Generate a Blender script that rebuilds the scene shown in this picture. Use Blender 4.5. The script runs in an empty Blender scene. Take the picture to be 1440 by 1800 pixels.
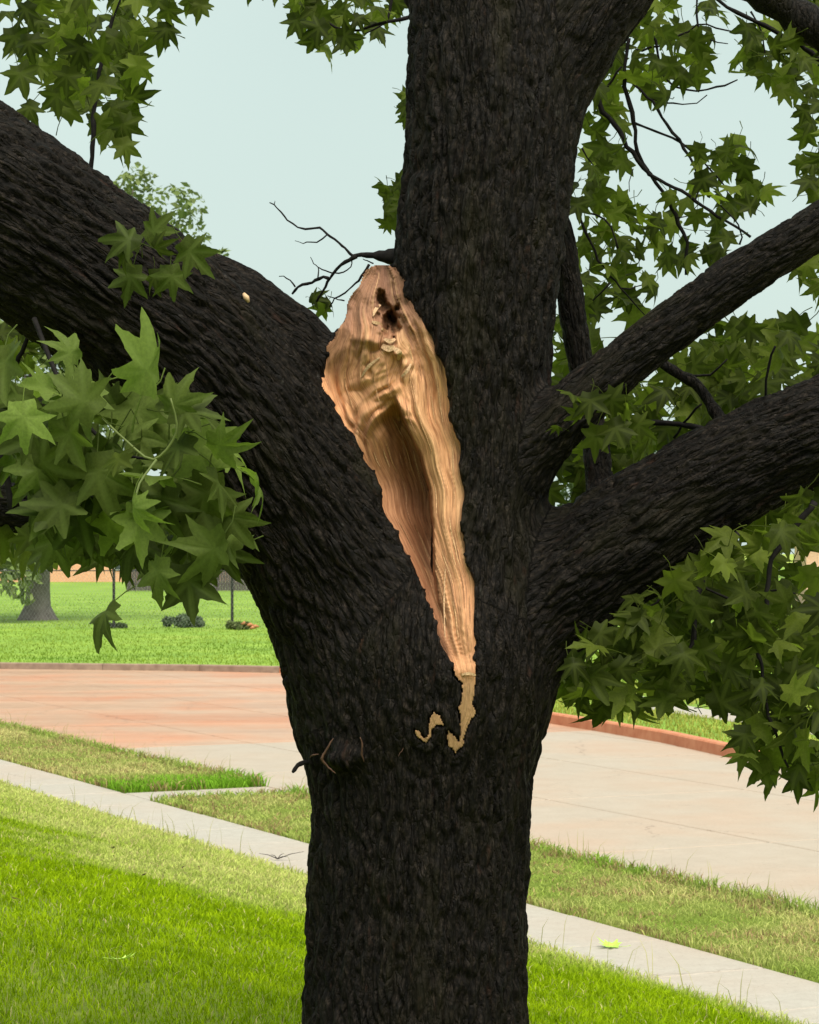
import bpy, math, random
import numpy as np
from mathutils import Vector, Matrix
random.seed(7); RNG = np.random.default_rng(7)
scene = bpy.context.scene
C = scene.collection
R = math.radians

# ------------------------------------------------------------------ camera
F = 4326.0            # focal length in photograph pixels (1440 wide)
HC = 2.6              # camera height above the pavement
PITCH = math.atan(60.0 / F)
cam_d = bpy.data.cameras.new('camera')
cam_d.sensor_fit = 'HORIZONTAL'; cam_d.sensor_width = 36.0
cam_d.lens = 36.0 * F / 1440.0
cam_d.clip_start = 0.1; cam_d.clip_end = 2000
cam_d.dof.use_dof = True; cam_d.dof.focus_distance = 6.6; cam_d.dof.aperture_fstop = 30.0
cam = bpy.data.objects.new('camera', cam_d); C.objects.link(cam)
cam.location = (0, 0, HC); cam.rotation_euler = (R(90) + PITCH, 0, 0)
scene.camera = cam

# ------------------------------------------------------------------ sky, sun, exposure
SUN_EL, SUN_AZ = 60.0, 160.0          # high behind cloud, behind the photographer's right shoulder
world = bpy.data.worlds.new('World'); scene.world = world; world.use_nodes = True
wn, wl = world.node_tree.nodes, world.node_tree.links
wn.clear()
w_out = wn.new('ShaderNodeOutputWorld'); w_bg = wn.new('ShaderNodeBackground')
w_sky = wn.new('ShaderNodeTexSky'); w_sky.sky_type = 'NISHITA'; w_sky.sun_disc = False
w_sky.sun_elevation = R(SUN_EL); w_sky.sun_rotation = R(SUN_AZ)
w_sky.air_density = 1.0; w_sky.dust_density = 4.0; w_sky.ozone_density = 1.0
w_mix = wn.new('ShaderNodeMixRGB'); w_mix.inputs[0].default_value = 0.9
w_tc = wn.new('ShaderNodeTexCoord'); w_no = wn.new('ShaderNodeTexNoise')
w_no.inputs['Scale'].default_value = 2.2; w_no.inputs['Detail'].default_value = 3
w_cr = wn.new('ShaderNodeValToRGB')           # overcast deck: faint soft cloud variation
w_cr.color_ramp.elements[0].position = 0.3; w_cr.color_ramp.elements[0].color = (3.3, 4.0, 3.7, 1)
w_cr.color_ramp.elements[1].position = 0.7; w_cr.color_ramp.elements[1].color = (3.85, 4.6, 4.2, 1)
wl.new(w_tc.outputs['Generated'], w_no.inputs['Vector'])
wl.new(w_no.outputs[0], w_cr.inputs[0])
wl.new(w_sky.outputs[0], w_mix.inputs[1]); wl.new(w_cr.outputs[0], w_mix.inputs[2])
wl.new(w_mix.outputs[0], w_bg.inputs[0]); w_bg.inputs[1].default_value = 0.1
wl.new(w_bg.outputs[0], w_out.inputs[0])
sun_d = bpy.data.lights.new('sun', 'SUN'); sun_d.energy = 3.0; sun_d.angle = R(50); sun_d.color = (1.0, 0.93, 0.82)
sun = bpy.data.objects.new('sun', sun_d); C.objects.link(sun)
az = R(SUN_AZ)
sd = Vector((math.sin(az) * math.cos(R(SUN_EL)), math.cos(az) * math.cos(R(SUN_EL)), math.sin(R(SUN_EL))))
sun.rotation_euler = (-sd).to_track_quat('-Z', 'Y').to_euler(); sun.location = sd * 60
scene.view_settings.view_transform = 'Standard'; scene.view_settings.look = 'None'
scene.view_settings.gamma = 1.0; scene.view_settings.use_curve_mapping = False
scene.view_settings.exposure = 1.0

# ------------------------------------------------------------------ pixel -> place
CP, SP = math.cos(PITCH), math.sin(PITCH)
def ray(x, y):
    a = (x - 720.0) / F; b = (900.0 - y) / F
    return np.array([a, CP - b * SP, SP + b * CP])
def P(x, y, Y):                       # the point seen at pixel x, y at distance Y
    d = ray(x, y); return np.array([0, 0, HC]) + d * (Y / d[1])
def G(x, y, z=0.0):                   # the point of the level z seen at pixel x, y
    d = ray(x, y); return np.array([0, 0, HC]) + d * ((z - HC) / d[2])
def proj(p):                          # points (n,3) -> pixel x, y
    q = p - np.array([0, 0, HC])
    fw = q[..., 1] * CP + q[..., 2] * SP; up = -q[..., 1] * SP + q[..., 2] * CP
    return 720 + F * q[..., 0] / fw, 900 - F * up / fw

# ------------------------------------------------------------------ noise (numpy)
def _hash(ix, iy, iz, s=0):
    h = (ix.astype(np.int64) * 374761393 + iy.astype(np.int64) * 668265263 + iz.astype(np.int64) * 2147483647 + s * 974634777) & 0xffffffff
    h = ((h ^ (h >> 13)) * 1274126177) & 0xffffffff
    h = ((h ^ (h >> 16)) * 2246822519) & 0xffffffff
    return ((h ^ (h >> 15)) & 0xffffff) / float(0xffffff)
def vnoise(p, s=0):
    i = np.floor(p).astype(np.int64); f = p - i; f = f * f * (3 - 2 * f)
    r = 0
    for dx in (0, 1):
        for dy in (0, 1):
            for dz in (0, 1):
                w = (f[:, 0] if dx else 1 - f[:, 0]) * (f[:, 1] if dy else 1 - f[:, 1]) * (f[:, 2] if dz else 1 - f[:, 2])
                r = r + w * _hash(i[:, 0] + dx, i[:, 1] + dy, i[:, 2] + dz, s)
    return r
def fbm(p, o=3, s=0):
    r = 0; a = 0.5
    for k in range(o):
        r = r + a * vnoise(p * 2 ** k, s + k); a *= 0.5
    return r / (1 - 0.5 ** o)
def worley(p, s=0):
    i = np.floor(p).astype(np.int64); n = len(p)
    f1 = np.full(n, 9.0); f2 = np.full(n, 9.0); idv = np.zeros(n)
    for dx in (-1, 0, 1):
        for dy in (-1, 0, 1):
            for dz in (-1, 0, 1):
                c = i + np.array([dx, dy, dz])
                q = np.stack([c[:, k] + 0.15 + 0.7 * _hash(c[:, 0], c[:, 1], c[:, 2], s + k) for k in range(3)], 1)
                d = np.sqrt(((q - p) ** 2).sum(1))
                nb = d < f1
                f2 = np.where(nb, f1, np.minimum(f2, d)); f1 = np.where(nb, d, f1)
                idv = np.where(nb, _hash(c[:, 0], c[:, 1], c[:, 2], s + 9), idv)
    return f1, f2, idv
def sstep(a, b, x):
    t = np.clip((x - a) / (b - a), 0, 1); return t * t * (3 - 2 * t)

# ------------------------------------------------------------------ object helpers
def tag(o, label=None, cat=None, group=None, kind=None):
    for k, v in (('label', label), ('category', cat), ('group', group), ('kind', kind)):
        if v: o[k] = v
    return o
def empty(name, loc=(0, 0, 0)):
    o = bpy.data.objects.new(name, None); C.objects.link(o); o.location = loc; o.empty_display_size = 0.1
    return o
def link(name, me, mat=None, parent=None, smooth=False):
    o = bpy.data.objects.new(name, me); C.objects.link(o)
    if mat and not me.materials: me.materials.append(mat)
    if parent:
        o.parent = parent; o.matrix_parent_inverse = Matrix.Translation(-parent.location)
    if smooth: me.polygons.foreach_set('use_smooth', np.ones(len(me.polygons), bool))
    return o
def mesh_np(name, V, polys, smooth=False):
    """polys: array (n,k) or list of lists"""
    me = bpy.data.meshes.new(name)
    V = np.asarray(V, np.float32)
    if isinstance(polys, np.ndarray):
        n, k = polys.shape
        me.vertices.add(len(V)); me.vertices.foreach_set('co', V.ravel())
        me.loops.add(n * k); me.loops.foreach_set('vertex_index', polys.astype(np.int32).ravel())
        me.polygons.add(n); me.polygons.foreach_set('loop_start', np.arange(0, n * k, k, dtype=np.int32))
        me.update(calc_edges=True)
    else:
        me.from_pydata([tuple(map(float, v)) for v in V], [], [tuple(map(int, p)) for p in polys]); me.update()
    if smooth: me.polygons.foreach_set('use_smooth', np.ones(len(me.polygons), bool))
    return me
def col_attr(me, name, cols):
    a = me.color_attributes.new(name, 'FLOAT_COLOR', 'POINT')
    c = np.ones((len(me.vertices), 4), np.float32); c[:, :cols.shape[1]] = cols
    a.data.foreach_set('color', c.ravel())
def flt_attr(me, name, v):
    a = me.attributes.new(name, 'FLOAT', 'POINT'); a.data.foreach_set('value', np.asarray(v, np.float32))
def box(V, Fc, lo, hi, M=None):
    b = len(V)
    for z in (lo[2], hi[2]):
        for x, y in ((lo[0], lo[1]), (hi[0], lo[1]), (hi[0], hi[1]), (lo[0], hi[1])):
            p = Vector((x, y, z)); p = M @ p if M else p
            V.append(tuple(p))
    Fc += [[b + q for q in f] for f in ((3, 2, 1, 0), (4, 5, 6, 7), (0, 1, 5, 4), (1, 2, 6, 5), (2, 3, 7, 6), (3, 0, 4, 7))]
def tube(V, Fc, pts, rad, n=6, cap=True):
    """a tapered bent tube; appended to V, Fc (quads and end fans)"""
    pts = [Vector(p) for p in pts]
    # resample with a spline for smooth bends
    T = []
    for i in range(len(pts)):
        a = pts[max(i - 1, 0)]; b = pts[min(i + 1, len(pts) - 1)]
        T.append((b - a).normalized())
    nrm = T[0].orthogonal().normalized(); base = len(V)
    for i, p in enumerate(pts):
        nrm = (nrm - T[i] * nrm.dot(T[i])).normalized(); bi = T[i].cross(nrm)
        for k in range(n):
            a = 2 * math.pi * k / n
            V.append(tuple(p + (nrm * math.cos(a) + bi * math.sin(a)) * rad[i]))
    for i in range(len(pts) - 1):
        for k in range(n):
            a = base + i * n + k; b = base + i * n + (k + 1) % n
            Fc.append([a, b, b + n, a + n])
    if cap:
        Fc.append([base + k for k in range(n)][::-1]); e = base + (len(pts) - 1) * n
        Fc.append([e + k for k in range(n)])
def resample(pts, rad, step):
    pts = np.asarray(pts, float); rad = np.asarray(rad, float)
    outp, outr = [], []
    for i in range(len(pts) - 1):
        p0 = pts[max(i - 1, 0)]; p1 = pts[i]; p2 = pts[i + 1]; p3 = pts[min(i + 2, len(pts) - 1)]
        m = max(1, int(np.linalg.norm(p2 - p1) / step))
        for k in range(m):
            t = k / m
            q = 0.5 * ((2 * p1) + (-p0 + p2) * t + (2 * p0 - 5 * p1 + 4 * p2 - p3) * t * t + (-p0 + 3 * p1 - 3 * p2 + p3) * t ** 3)
            outp.append(q); outr.append(rad[i] * (1 - t) + rad[i + 1] * t)
    outp.append(pts[-1]); outr.append(rad[-1])
    return np.array(outp), np.array(outr)

# ------------------------------------------------------------------ materials
def new_mat(name):
    m = bpy.data.materials.new(name); m.use_nodes = True
    nt = m.node_tree; b = nt.nodes['Principled BSDF']; b.inputs['Specular IOR Level'].default_value = 0.3
    return m, nt, nt.nodes, nt.links, b
def noise_node(N, L, scale, detail=4, rough=0.6, coord='Object', vec=None, dist=0.0):
    t = N.new('ShaderNodeTexNoise'); t.inputs['Scale'].default_value = scale
    t.inputs['Detail'].default_value = detail; t.inputs['Roughness'].default_value = rough
    t.inputs['Distortion'].default_value = dist
    if vec is None:
        tc = N.new('ShaderNodeTexCoord'); vec = tc.outputs[coord]
    L.new(vec, t.inputs['Vector'])
    return t
def ramp(N, L, src, stops):
    r = N.new('ShaderNodeValToRGB'); L.new(src, r.inputs[0])
    el = r.color_ramp.elements
    while len(el) < len(stops): el.new(0.5)
    for e, (p, c) in zip(el, stops): e.position = p; e.color = (*c, 1)
    return r
def mixc(N, L, fac, a, b, mode='MIX'):
    m = N.new('ShaderNodeMixRGB'); m.blend_type = mode
    for i, v in ((0, fac), (1, a), (2, b)):
        if hasattr(v, 'is_output') or hasattr(v, 'links'): L.new(v, m.inputs[i])
        elif i == 0: m.inputs[0].default_value = v
        else: m.inputs[i].default_value = (*v, 1)
    return m.outputs[0]
def bump(N, L, b, h, strength, dist):
    bp = N.new('ShaderNodeBump'); bp.inputs['Strength'].default_value = strength; bp.inputs['Distance'].default_value = dist
    L.new(h, bp.inputs['Height']); L.new(bp.outputs[0], b.inputs['Normal']); return bp
def simple_mat(name, c1, c2, scale, rough=0.8, bs=0.3, bd=0.01, coord='Object', detail=5):
    m, nt, N, L, b = new_mat(name)
    t = noise_node(N, L, scale, detail, coord=coord)
    r = ramp(N, L, t.outputs[0], [(0.3, c1), (0.7, c2)])
    L.new(r.outputs[0], b.inputs['Base Color']); b.inputs['Roughness'].default_value = rough
    if bs: bump(N, L, b, t.outputs[0], bs, bd)
    return m

def mat_bark():
    m, nt, N, L, b = new_mat('bark')
    at0 = N.new('ShaderNodeAttribute'); at0.attribute_name = 'bco'           # around-and-along coordinates of each limb, metres
    def mapped(sc):
        mp = N.new('ShaderNodeMapping'); mp.inputs['Scale'].default_value = sc; L.new(at0.outputs['Vector'], mp.inputs['Vector']); return mp.outputs[0]
    wob = noise_node(N, L, 1.0, 4, 0.6, vec=mapped((26, 26, 13)))
    add = N.new('ShaderNodeVectorMath'); add.operation = 'MULTIPLY_ADD'; L.new(wob.outputs['Color'], add.inputs[0]); add.inputs[1].default_value = (1.5, 1.5, 1.1)
    L.new(mapped((60, 60, 10)), add.inputs[2])
    vo = N.new('ShaderNodeTexVoronoi'); vo.feature = 'DISTANCE_TO_EDGE'; vo.inputs['Scale'].default_value = 1.0; L.new(add.outputs[0], vo.inputs['Vector'])
    crack = ramp(N, L, vo.outputs['Distance'], [(0.0, (0, 0, 0)), (0.10, (.55, .55, .55)), (0.30, (1, 1, 1))])
    t1 = noise_node(N, L, 1.0, 5, vec=mapped((7, 7, 2.5))); t2 = noise_node(N, L, 1.0, 8, 0.78, vec=mapped((170, 170, 60)))
    t3 = noise_node(N, L, 1.0, 4, 0.65, vec=mapped((34, 34, 9))); t5 = noise_node(N, L, 1.0, 6, 0.7, vec=mapped((60, 60, 14)))
    c = ramp(N, L, t2.outputs[0], [(0.36, (0.0014, 0.0011, 0.0009)), (0.5, (0.0044, 0.0036, 0.0030)), (0.66, (0.024, 0.0192, 0.0158))]).outputs[0]
    c = mixc(N, L, 1.0, c, ramp(N, L, t5.outputs[0], [(0.35, (0.36, 0.36, 0.36)), (0.65, (1.9, 1.78, 1.66))]).outputs[0], 'MULTIPLY')
    moss = ramp(N, L, t1.outputs[0], [(0.52, (0, 0, 0)), (0.72, (.5, .5, .5))])
    c = mixc(N, L, moss.outputs[0], c, (0.0200, 0.0175, 0.0065))
    red = ramp(N, L, t3.outputs[0], [(0.63, (0, 0, 0)), (0.74, (.6, .6, .6))])
    c = mixc(N, L, red.outputs[0], c, (0.036, 0.0175, 0.0115))
    lich = ramp(N, L, noise_node(N, L, 1.0, 3, 0.5, vec=mapped((48, 48, 30))).outputs[0], [(0.70, (0, 0, 0)), (0.76, (.6, .6, .6))])
    c = mixc(N, L, lich.outputs[0], c, (0.040, 0.037, 0.033))
    L.new(c, b.inputs['Base Color']); b.inputs['Specular IOR Level'].default_value = 0.11
    L.new(ramp(N, L, t3.outputs[0], [(0.35, (.5, .5, .5)), (0.65, (.8, .8, .8))]).outputs[0], b.inputs['Roughness'])
    hsum = mixc(N, L, 0.5, crack.outputs[0], t2.outputs['Color'])
    bump(N, L, b, hsum, 1.0, 0.012)
    return m
def mat_wood():
    m, nt, N, L, b = new_mat('torn_wood')
    at = N.new('ShaderNodeAttribute'); at.attribute_name = 'col'
    uvn = N.new('ShaderNodeAttribute'); uvn.attribute_name = 'fib'
    t = noise_node(N, L, 1.0, 5, 0.7, vec=uvn.outputs['Vector'])
    mpf = N.new('ShaderNodeMapping'); mpf.inputs['Scale'].default_value = (3.4, .8, 1); L.new(uvn.outputs['Vector'], mpf.inputs['Vector']); tf = noise_node(N, L, 1.0, 4, 0.7, vec=mpf.outputs[0])
    r = ramp(N, L, t.outputs[0], [(0.3, (0.55, 0.47, 0.42)), (0.5, (0.95, 0.95, 0.95)), (0.7, (1.25, 1.28, 1.3))])
    c = mixc(N, L, 1.0, at.outputs['Color'], r.outputs[0], 'MULTIPLY')
    rf = ramp(N, L, tf.outputs[0], [(0.33, (0.45, 0.36, 0.30)), (0.46, (1, 1, 1)), (0.7, (1.15, 1.15, 1.12))])
    c = mixc(N, L, 1.0, c, rf.outputs[0], 'MULTIPLY')
    L.new(c, b.inputs['Base Color']); b.inputs['Roughness'].default_value = 0.65
    bump(N, L, b, mixc(N, L, .5, t.outputs['Color'], tf.outputs['Color']), 1.0, 0.006)
    return m
def mat_leaf(name, c1, c2, c3, trans=0.42):
    m, nt, N, L, b = new_mat(name)
    oi = N.new('ShaderNodeObjectInfo'); at = N.new('ShaderNodeAttribute'); at.attribute_name = 'rnd'
    ad = N.new('ShaderNodeMath'); ad.operation = 'ADD'; L.new(oi.outputs['Random'], ad.inputs[0]); L.new(at.outputs['Fac'], ad.inputs[1])
    fr = N.new('ShaderNodeMath'); fr.operation = 'FRACT'; L.new(ad.outputs[0], fr.inputs[0])
    base = ramp(N, L, fr.outputs[0], [(0.0, c1), (0.55, c2), (0.85, c3), (1.0, tuple(v * 1.5 for v in c3))]).outputs[0]
    t = noise_node(N, L, 18.0, 3)
    sp = ramp(N, L, t.outputs[0], [(0.3, (0.8, 0.8, 0.8)), (0.7, (1.15, 1.15, 1.1))])
    base = mixc(N, L, 1.0, base, sp.outputs[0], 'MULTIPLY')
    ve = N.new('ShaderNodeAttribute'); ve.attribute_name = 'vein'
    vr = ramp(N, L, ve.outputs['Fac'], [(0.0, (1, 1, 1)), (0.03, (1, 1, 1)), (0.07, (0, 0, 0))])
    base = mixc(N, L, mixc(N, L, 0.75, vr.outputs[0], (0, 0, 0)), base, tuple(min(1, v * 1.3 + 0.008) for v in c3))
    L.new(base, b.inputs['Base Color']); b.inputs['Roughness'].default_value = 0.5; b.inputs['Specular IOR Level'].default_value = 0.07
    tr = N.new('ShaderNodeBsdfTranslucent'); L.new(mixc(N, L, 1.0, base, (1.35, 1.6, 0.75), 'MULTIPLY'), tr.inputs['Color'])
    mx = N.new('ShaderNodeMixShader'); mx.inputs[0].default_value = trans
    L.new(b.outputs[0], mx.inputs[1]); L.new(tr.outputs[0], mx.inputs[2])
    L.new(mx.outputs[0], N['Material Output'].inputs[0])
    return m
def mat_blade(name, trans=0.35):
    m, nt, N, L, b = new_mat(name)
    at = N.new('ShaderNodeAttribute'); at.attribute_name = 'col'
    L.new(at.outputs['Color'], b.inputs['Base Color']); b.inputs['Roughness'].default_value = 0.55; b.inputs['Specular IOR Level'].default_value = 0.03
    tr = N.new('ShaderNodeBsdfTranslucent'); L.new(at.outputs['Color'], tr.inputs['Color'])
    mx = N.new('ShaderNodeMixShader'); mx.inputs[0].default_value = trans
    L.new(b.outputs[0], mx.inputs[1]); L.new(tr.outputs[0], mx.inputs[2])
    L.new(mx.outputs[0], N['Material Output'].inputs[0])
    return m
def mat_concrete(name, c1, c2, stain, scale, rough=0.55, streak=0.0):
    m, nt, N, L, b = new_mat(name)
    geo = N.new('ShaderNodeNewGeometry')
    t = noise_node(N, L, scale, 6, 0.7, vec=geo.outputs['Position']); t2 = noise_node(N, L, 0.35, 4, 0.6, vec=geo.outputs['Position'])
    t3 = noise_node(N, L, 60.0, 3, 0.6, vec=geo.outputs['Position'])
    mp = N.new('ShaderNodeMapping'); mp.inputs['Rotation'].default_value = (0, 0, R(8)); mp.inputs['Scale'].default_value = (0.12, 1.3, 1)
    L.new(geo.outputs['Position'], mp.inputs['Vector'])
    t4 = noise_node(N, L, 1.0, 5, 0.6, vec=mp.outputs[0])
    c = ramp(N, L, t.outputs[0], [(0.3, c1), (0.7, c2)]).outputs[0]
    s = ramp(N, L, t2.outputs[0], [(0.45, (0, 0, 0)), (0.7, (0.8, 0.8, 0.8))])
    c = mixc(N, L, s.outputs[0], c, stain)
    s4 = ramp(N, L, t4.outputs[0], [(0.35, (0.86, 0.80, 0.77)), (0.62, (1.03, 1.03, 1.03))])
    c = mixc(N, L, streak, c, s4.outputs[0], 'MULTIPLY')
    sp = ramp(N, L, noise_node(N, L, 38.0, 6, 0.85, vec=geo.outputs['Position']).outputs[0], [(0.32, (0.72, 0.70, 0.68)), (0.45, (1, 1, 1)), (0.72, (1.08, 1.08, 1.08))])
    c = mixc(N, L, 1.0, c, sp.outputs[0], 'MULTIPLY')
    wv = noise_node(N, L, 1.3, 4, 0.7, vec=geo.outputs['Position']); av = N.new('ShaderNodeVectorMath'); av.operation = 'MULTIPLY_ADD'; L.new(wv.outputs['Color'], av.inputs[0]); av.inputs[1].default_value = (.9, .9, 0); L.new(geo.outputs['Position'], av.inputs[2])
    vo = N.new('ShaderNodeTexVoronoi'); vo.feature = 'DISTANCE_TO_EDGE'; vo.inputs['Scale'].default_value = 0.33; L.new(av.outputs[0], vo.inputs['Vector'])
    ck = ramp(N, L, vo.outputs['Distance'], [(0.0, (.6, .6, .6)), (0.0022, (.35, .35, .35)), (0.004, (0, 0, 0))])
    ckm = mixc(N, L, 1.0, ck.outputs[0], ramp(N, L, t2.outputs[0], [(0.44, (0, 0, 0)), (0.56, (1, 1, 1))]).outputs[0], 'MULTIPLY')
    c = mixc(N, L, ckm, c, (0.12, 0.085, 0.065))
    L.new(c, b.inputs['Base Color'])
    rr = ramp(N, L, t2.outputs[0], [(0.3, (rough - 0.15,) * 3), (0.7, (rough + 0.15,) * 3)]); L.new(rr.outputs[0], b.inputs['Roughness'])
    bump(N, L, b, t3.outputs[0], 0.25, 0.004)
    return m
BARK = mat_bark(); WOOD = mat_wood()
LEAF = mat_leaf('leaf_green', (0.027, 0.036, 0.008), (0.048, 0.064, 0.011), (0.092, 0.116, 0.018), 0.55)
LEAF_NEAR = mat_leaf('leaf_near', (0.034, 0.048, 0.010), (0.060, 0.082, 0.016), (0.105, 0.145, 0.032), 0.42)
LEAF_FALLEN = mat_leaf('leaf_fallen', (0.36, 0.56, 0.09), (0.4, 0.6, 0.1), (0.44, 0.62, 0.12), 0.1)
FARLEAF = mat_blade('far_foliage', 0.35)
TWIG = simple_mat('twig_bark', (0.006, 0.0055, 0.006), (0.016, 0.014, 0.013), 60, 0.8, 0.3, 0.002)
TWIG.node_tree.nodes['Principled BSDF'].inputs['Specular IOR Level'].default_value = 0.08
BLADE = mat_blade('grass_blade', 0.4)
SIDEWALK = mat_concrete('pavement_concrete', (0.32, 0.285, 0.245), (0.385, 0.35, 0.305), (0.35, 0.285, 0.235), 9.0)
ROADM = mat_concrete('road_concrete', (0.335, 0.272, 0.213), (0.375, 0.31, 0.248), (0.37, 0.262, 0.193), 3.0)
ROADP = mat_concrete('pink_road_concrete', (0.36, 0.225, 0.15), (0.42, 0.275, 0.19), (0.42, 0.19, 0.11), 3.0, .5, 1.0)
KERBRED = simple_mat('red_kerb', (0.40, 0.13, 0.06), (0.50, 0.21, 0.11), 6, 0.65, 0.2, 0.004)
KERBGREY = simple_mat('brown_kerb', (0.17, 0.11, 0.08), (0.27, 0.19, 0.14), 5, 0.7, 0.2, 0.004)
SOIL = simple_mat('lawn_soil', (0.08, 0.12, 0.008), (0.15, 0.19, 0.02), 9, 0.95, 0.4, 0.02)
FARGRASS = None

# ================================================================== THE GROUND
A0 = G(925, 1660)[:2]                                        # a point on the pavement's lawn-side edge
U2 = (G(0, 1333) - G(1440, 1724))[:2]; U2 /= np.linalg.norm(U2)   # along the pavement, away to the left
N2 = np.array([-U2[1], U2[0]])                                # towards the lawn and the photographer
if N2[1] > 0: N2 = -N2
SW = float((A0 - G(925, 1588)[:2]) @ N2)                      # pavement width
STRIP = float((G(925, 1588)[:2] - G(925, 1488)[:2]) @ N2)     # verge width
SV0, SV1 = -SW, -SW - STRIP
ROADZ = -0.12
def sl(xy):
    q = np.asarray(xy)[..., :2] - A0; return q @ N2, q @ U2
def xy_of(s, l):
    return A0 + np.outer(np.atleast_1d(s), N2) + np.outer(np.atleast_1d(l), U2)
def lawn_z(s, x=None, y=None):
    a = 0.225 * np.maximum(s, 0); k = 0.12
    h = np.clip(0.5 + 0.5 * (1.04 - a) / (2 * k), 0, 1)
    z = 1.04 * (1 - h) + a * h - k * 2 * h * (1 - h) * 0.5
    return np.where(s < 0, 0.0, np.maximum(z, 0) * sstep(0, 0.35, s))
# --- base earth to the horizon
me = mesh_np('ground', [(-700, -60, -0.3), (700, -60, -0.3), (700, 900, -0.3), (-700, 900, -0.3)], [[0, 1, 2, 3]])
m_far = simple_mat('far_grass', (0.19, 0.26, 0.03), (0.33, 0.40, 0.07), 0.6, 0.9, 0.0)
tag(link('ground', me, m_far), kind='structure')
# --- near lawn bank
ss = np.concatenate([np.linspace(0.0, 0.6, 7), np.linspace(0.75, 14, 70)]); ll = np.linspace(-14, 60, 260)
S_, L_ = np.meshgrid(ss, ll, indexing='ij'); xy = xy_of(S_.ravel(), L_.ravel())
z = lawn_z(S_.ravel()) + 0.035 * (fbm(np.c_[xy * 0.9, np.zeros(len(xy))], 3) - 0.5) * sstep(0, .5, S_.ravel()) - 0.012
nI, nJ = S_.shape; idx = np.arange(nI * nJ).reshape(nI, nJ)
quads = np.stack([idx[:-1, :-1], idx[:-1, 1:], idx[1:, 1:], idx[1:, :-1]], -1).reshape(-1, 4)
tag(link('lawn', mesh_np('lawn', np.c_[xy, z], quads, True), SOIL), kind='structure')
# --- verge between pavement and road, broken by a short path
PL = float(sl(G(300, 1398))[1]); PW = 0.78
def verge(l0, l1):
    s_ = np.linspace(SV0 - 0.004, SV1, 8); l_ = np.linspace(l0, l1, int((l1 - l0) / 0.4) + 2)
    a, b = np.meshgrid(s_, l_, indexing='ij'); q = xy_of(a.ravel(), b.ravel())
    zz = 0.03 * sstep(0, .3, -(a.ravel() - SV0)) * sstep(0, .3, a.ravel() - SV1) * sstep(0, .4, b.ravel() - l0) * sstep(0, .4, l1 - b.ravel()) - 0.008
    edge = (np.abs(a.ravel() - SV1) < 1e-6); zz[edge] = -0.02
    i2 = np.arange(a.size).reshape(a.shape)
    f = np.stack([i2[:-1, :-1], i2[:-1, 1:], i2[1:, 1:], i2[1:, :-1]], -1).reshape(-1, 4)
    return link('verge', mesh_np('verge', np.c_[q, zz], f, True), SOIL)
tag(verge(-14, PL - PW / 2), kind='structure'); tag(verge(PL + PW / 2, 60), kind='structure')
# --- slabs (shared mesh data) for pavement, path, road
def slab_mesh(name, ls, ln, th, bev=0.008):
    V, Fc = [], []
    h0, h1 = ls / 2, ln / 2
    ring = lambda a, b, z: [(-a, -b, z), (a, -b, z), (a, b, z), (-a, b, z)]
    V = ring(h0, h1, -th) + ring(h0, h1, -bev) + ring(h0 - bev, h1 - bev, 0)
    for k in range(2):
        for i in range(4):
            j = (i + 1) % 4; Fc.append([k * 4 + i, k * 4 + j, k * 4 + 4 + j, k * 4 + 4 + i])
    Fc.append([8, 9, 10, 11])
    return mesh_np(name, V, Fc)
RZ = math.atan2(N2[1], N2[0])
def put_slab(name, me, mat, s, l, z, parent, tilt=0.0):
    q = xy_of(s, l)[0]
    o = link(name, me, mat, parent); o.location = (q[0], q[1], z); o.rotation_euler = (random.uniform(-tilt, tilt), random.uniform(-tilt, tilt), RZ)
    return o
pav = tag(empty('pavement', (A0[0], A0[1], 0)), kind='structure')
SLAB = 1.2; lj = float(sl(G(1079, 1660))[1])
sm = slab_mesh('slab', SW, SLAB - 0.012, 0.12)
for k in range(-10, 40):
    put_slab('slab', sm, SIDEWALK, -SW / 2, lj + (k + 0.5) * SLAB, 0.004 + random.uniform(-.002, .002), pav, 0.002)
pth = tag(empty('path', (*xy_of((SV0 + SV1) / 2, PL)[0], 0)), kind='structure')
pm = slab_mesh('path_slab', STRIP / 2 - 0.02, PW, 0.12)
for k in range(2):
    put_slab('slab', pm, SIDEWALK, SV0 - (k + 0.5) * STRIP / 2 - 0.004, PL, 0.003, pth, 0.002)
# near kerb face under the verge edge (concrete upstand)
kb = tag(empty('kerb', (*xy_of(SV1 - .07, 4)[0], ROADZ)), kind='structure')
kmesh = slab_mesh('kerb_section', 0.13, 2.98, 0.2, 0.02)
for k in range(-5, 20):
    o = put_slab('kerb_section', kmesh, KERBGREY, SV1 - 0.068, k * 3.0, -0.015 if abs(k * 3 - PL) > 2 else -0.02, kb)
# road panels
FARK = [G(1700, 1400, ROADZ), G(1440, 1362, ROADZ), G(1290, 1334, ROADZ), G(1160, 1305, ROADZ), G(1040, 1284, ROADZ), G(955, 1270, ROADZ),
        G(880, 1252, ROADZ), G(800, 1226, ROADZ), G(700, 1204, ROADZ), G(600, 1190, ROADZ), G(490, 1183, ROADZ), G(350, 1180, ROADZ), G(180, 1178, ROADZ), G(0, 1176, ROADZ), G(-300, 1173, ROADZ), G(-700, 1170, ROADZ)]
FK = np.array([p[:2] for p in FARK])
def beyond_kerb(q):                        # true on the far side of the far kerb line
    x, y = q; t = np.interp(x, FK[::-1, 0], FK[::-1, 1]); return y > t + 1.0
road = tag(empty('road', (*xy_of(-7, 5)[0], ROADZ)), kind='structure')
sJ = float(sl(G(1100, 1432, ROADZ))[0]); lJ = float(sl(G(1200, 1490, ROADZ))[1])
PS = (SV1 - 0.14) - sJ; PLEN = 4.2
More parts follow.
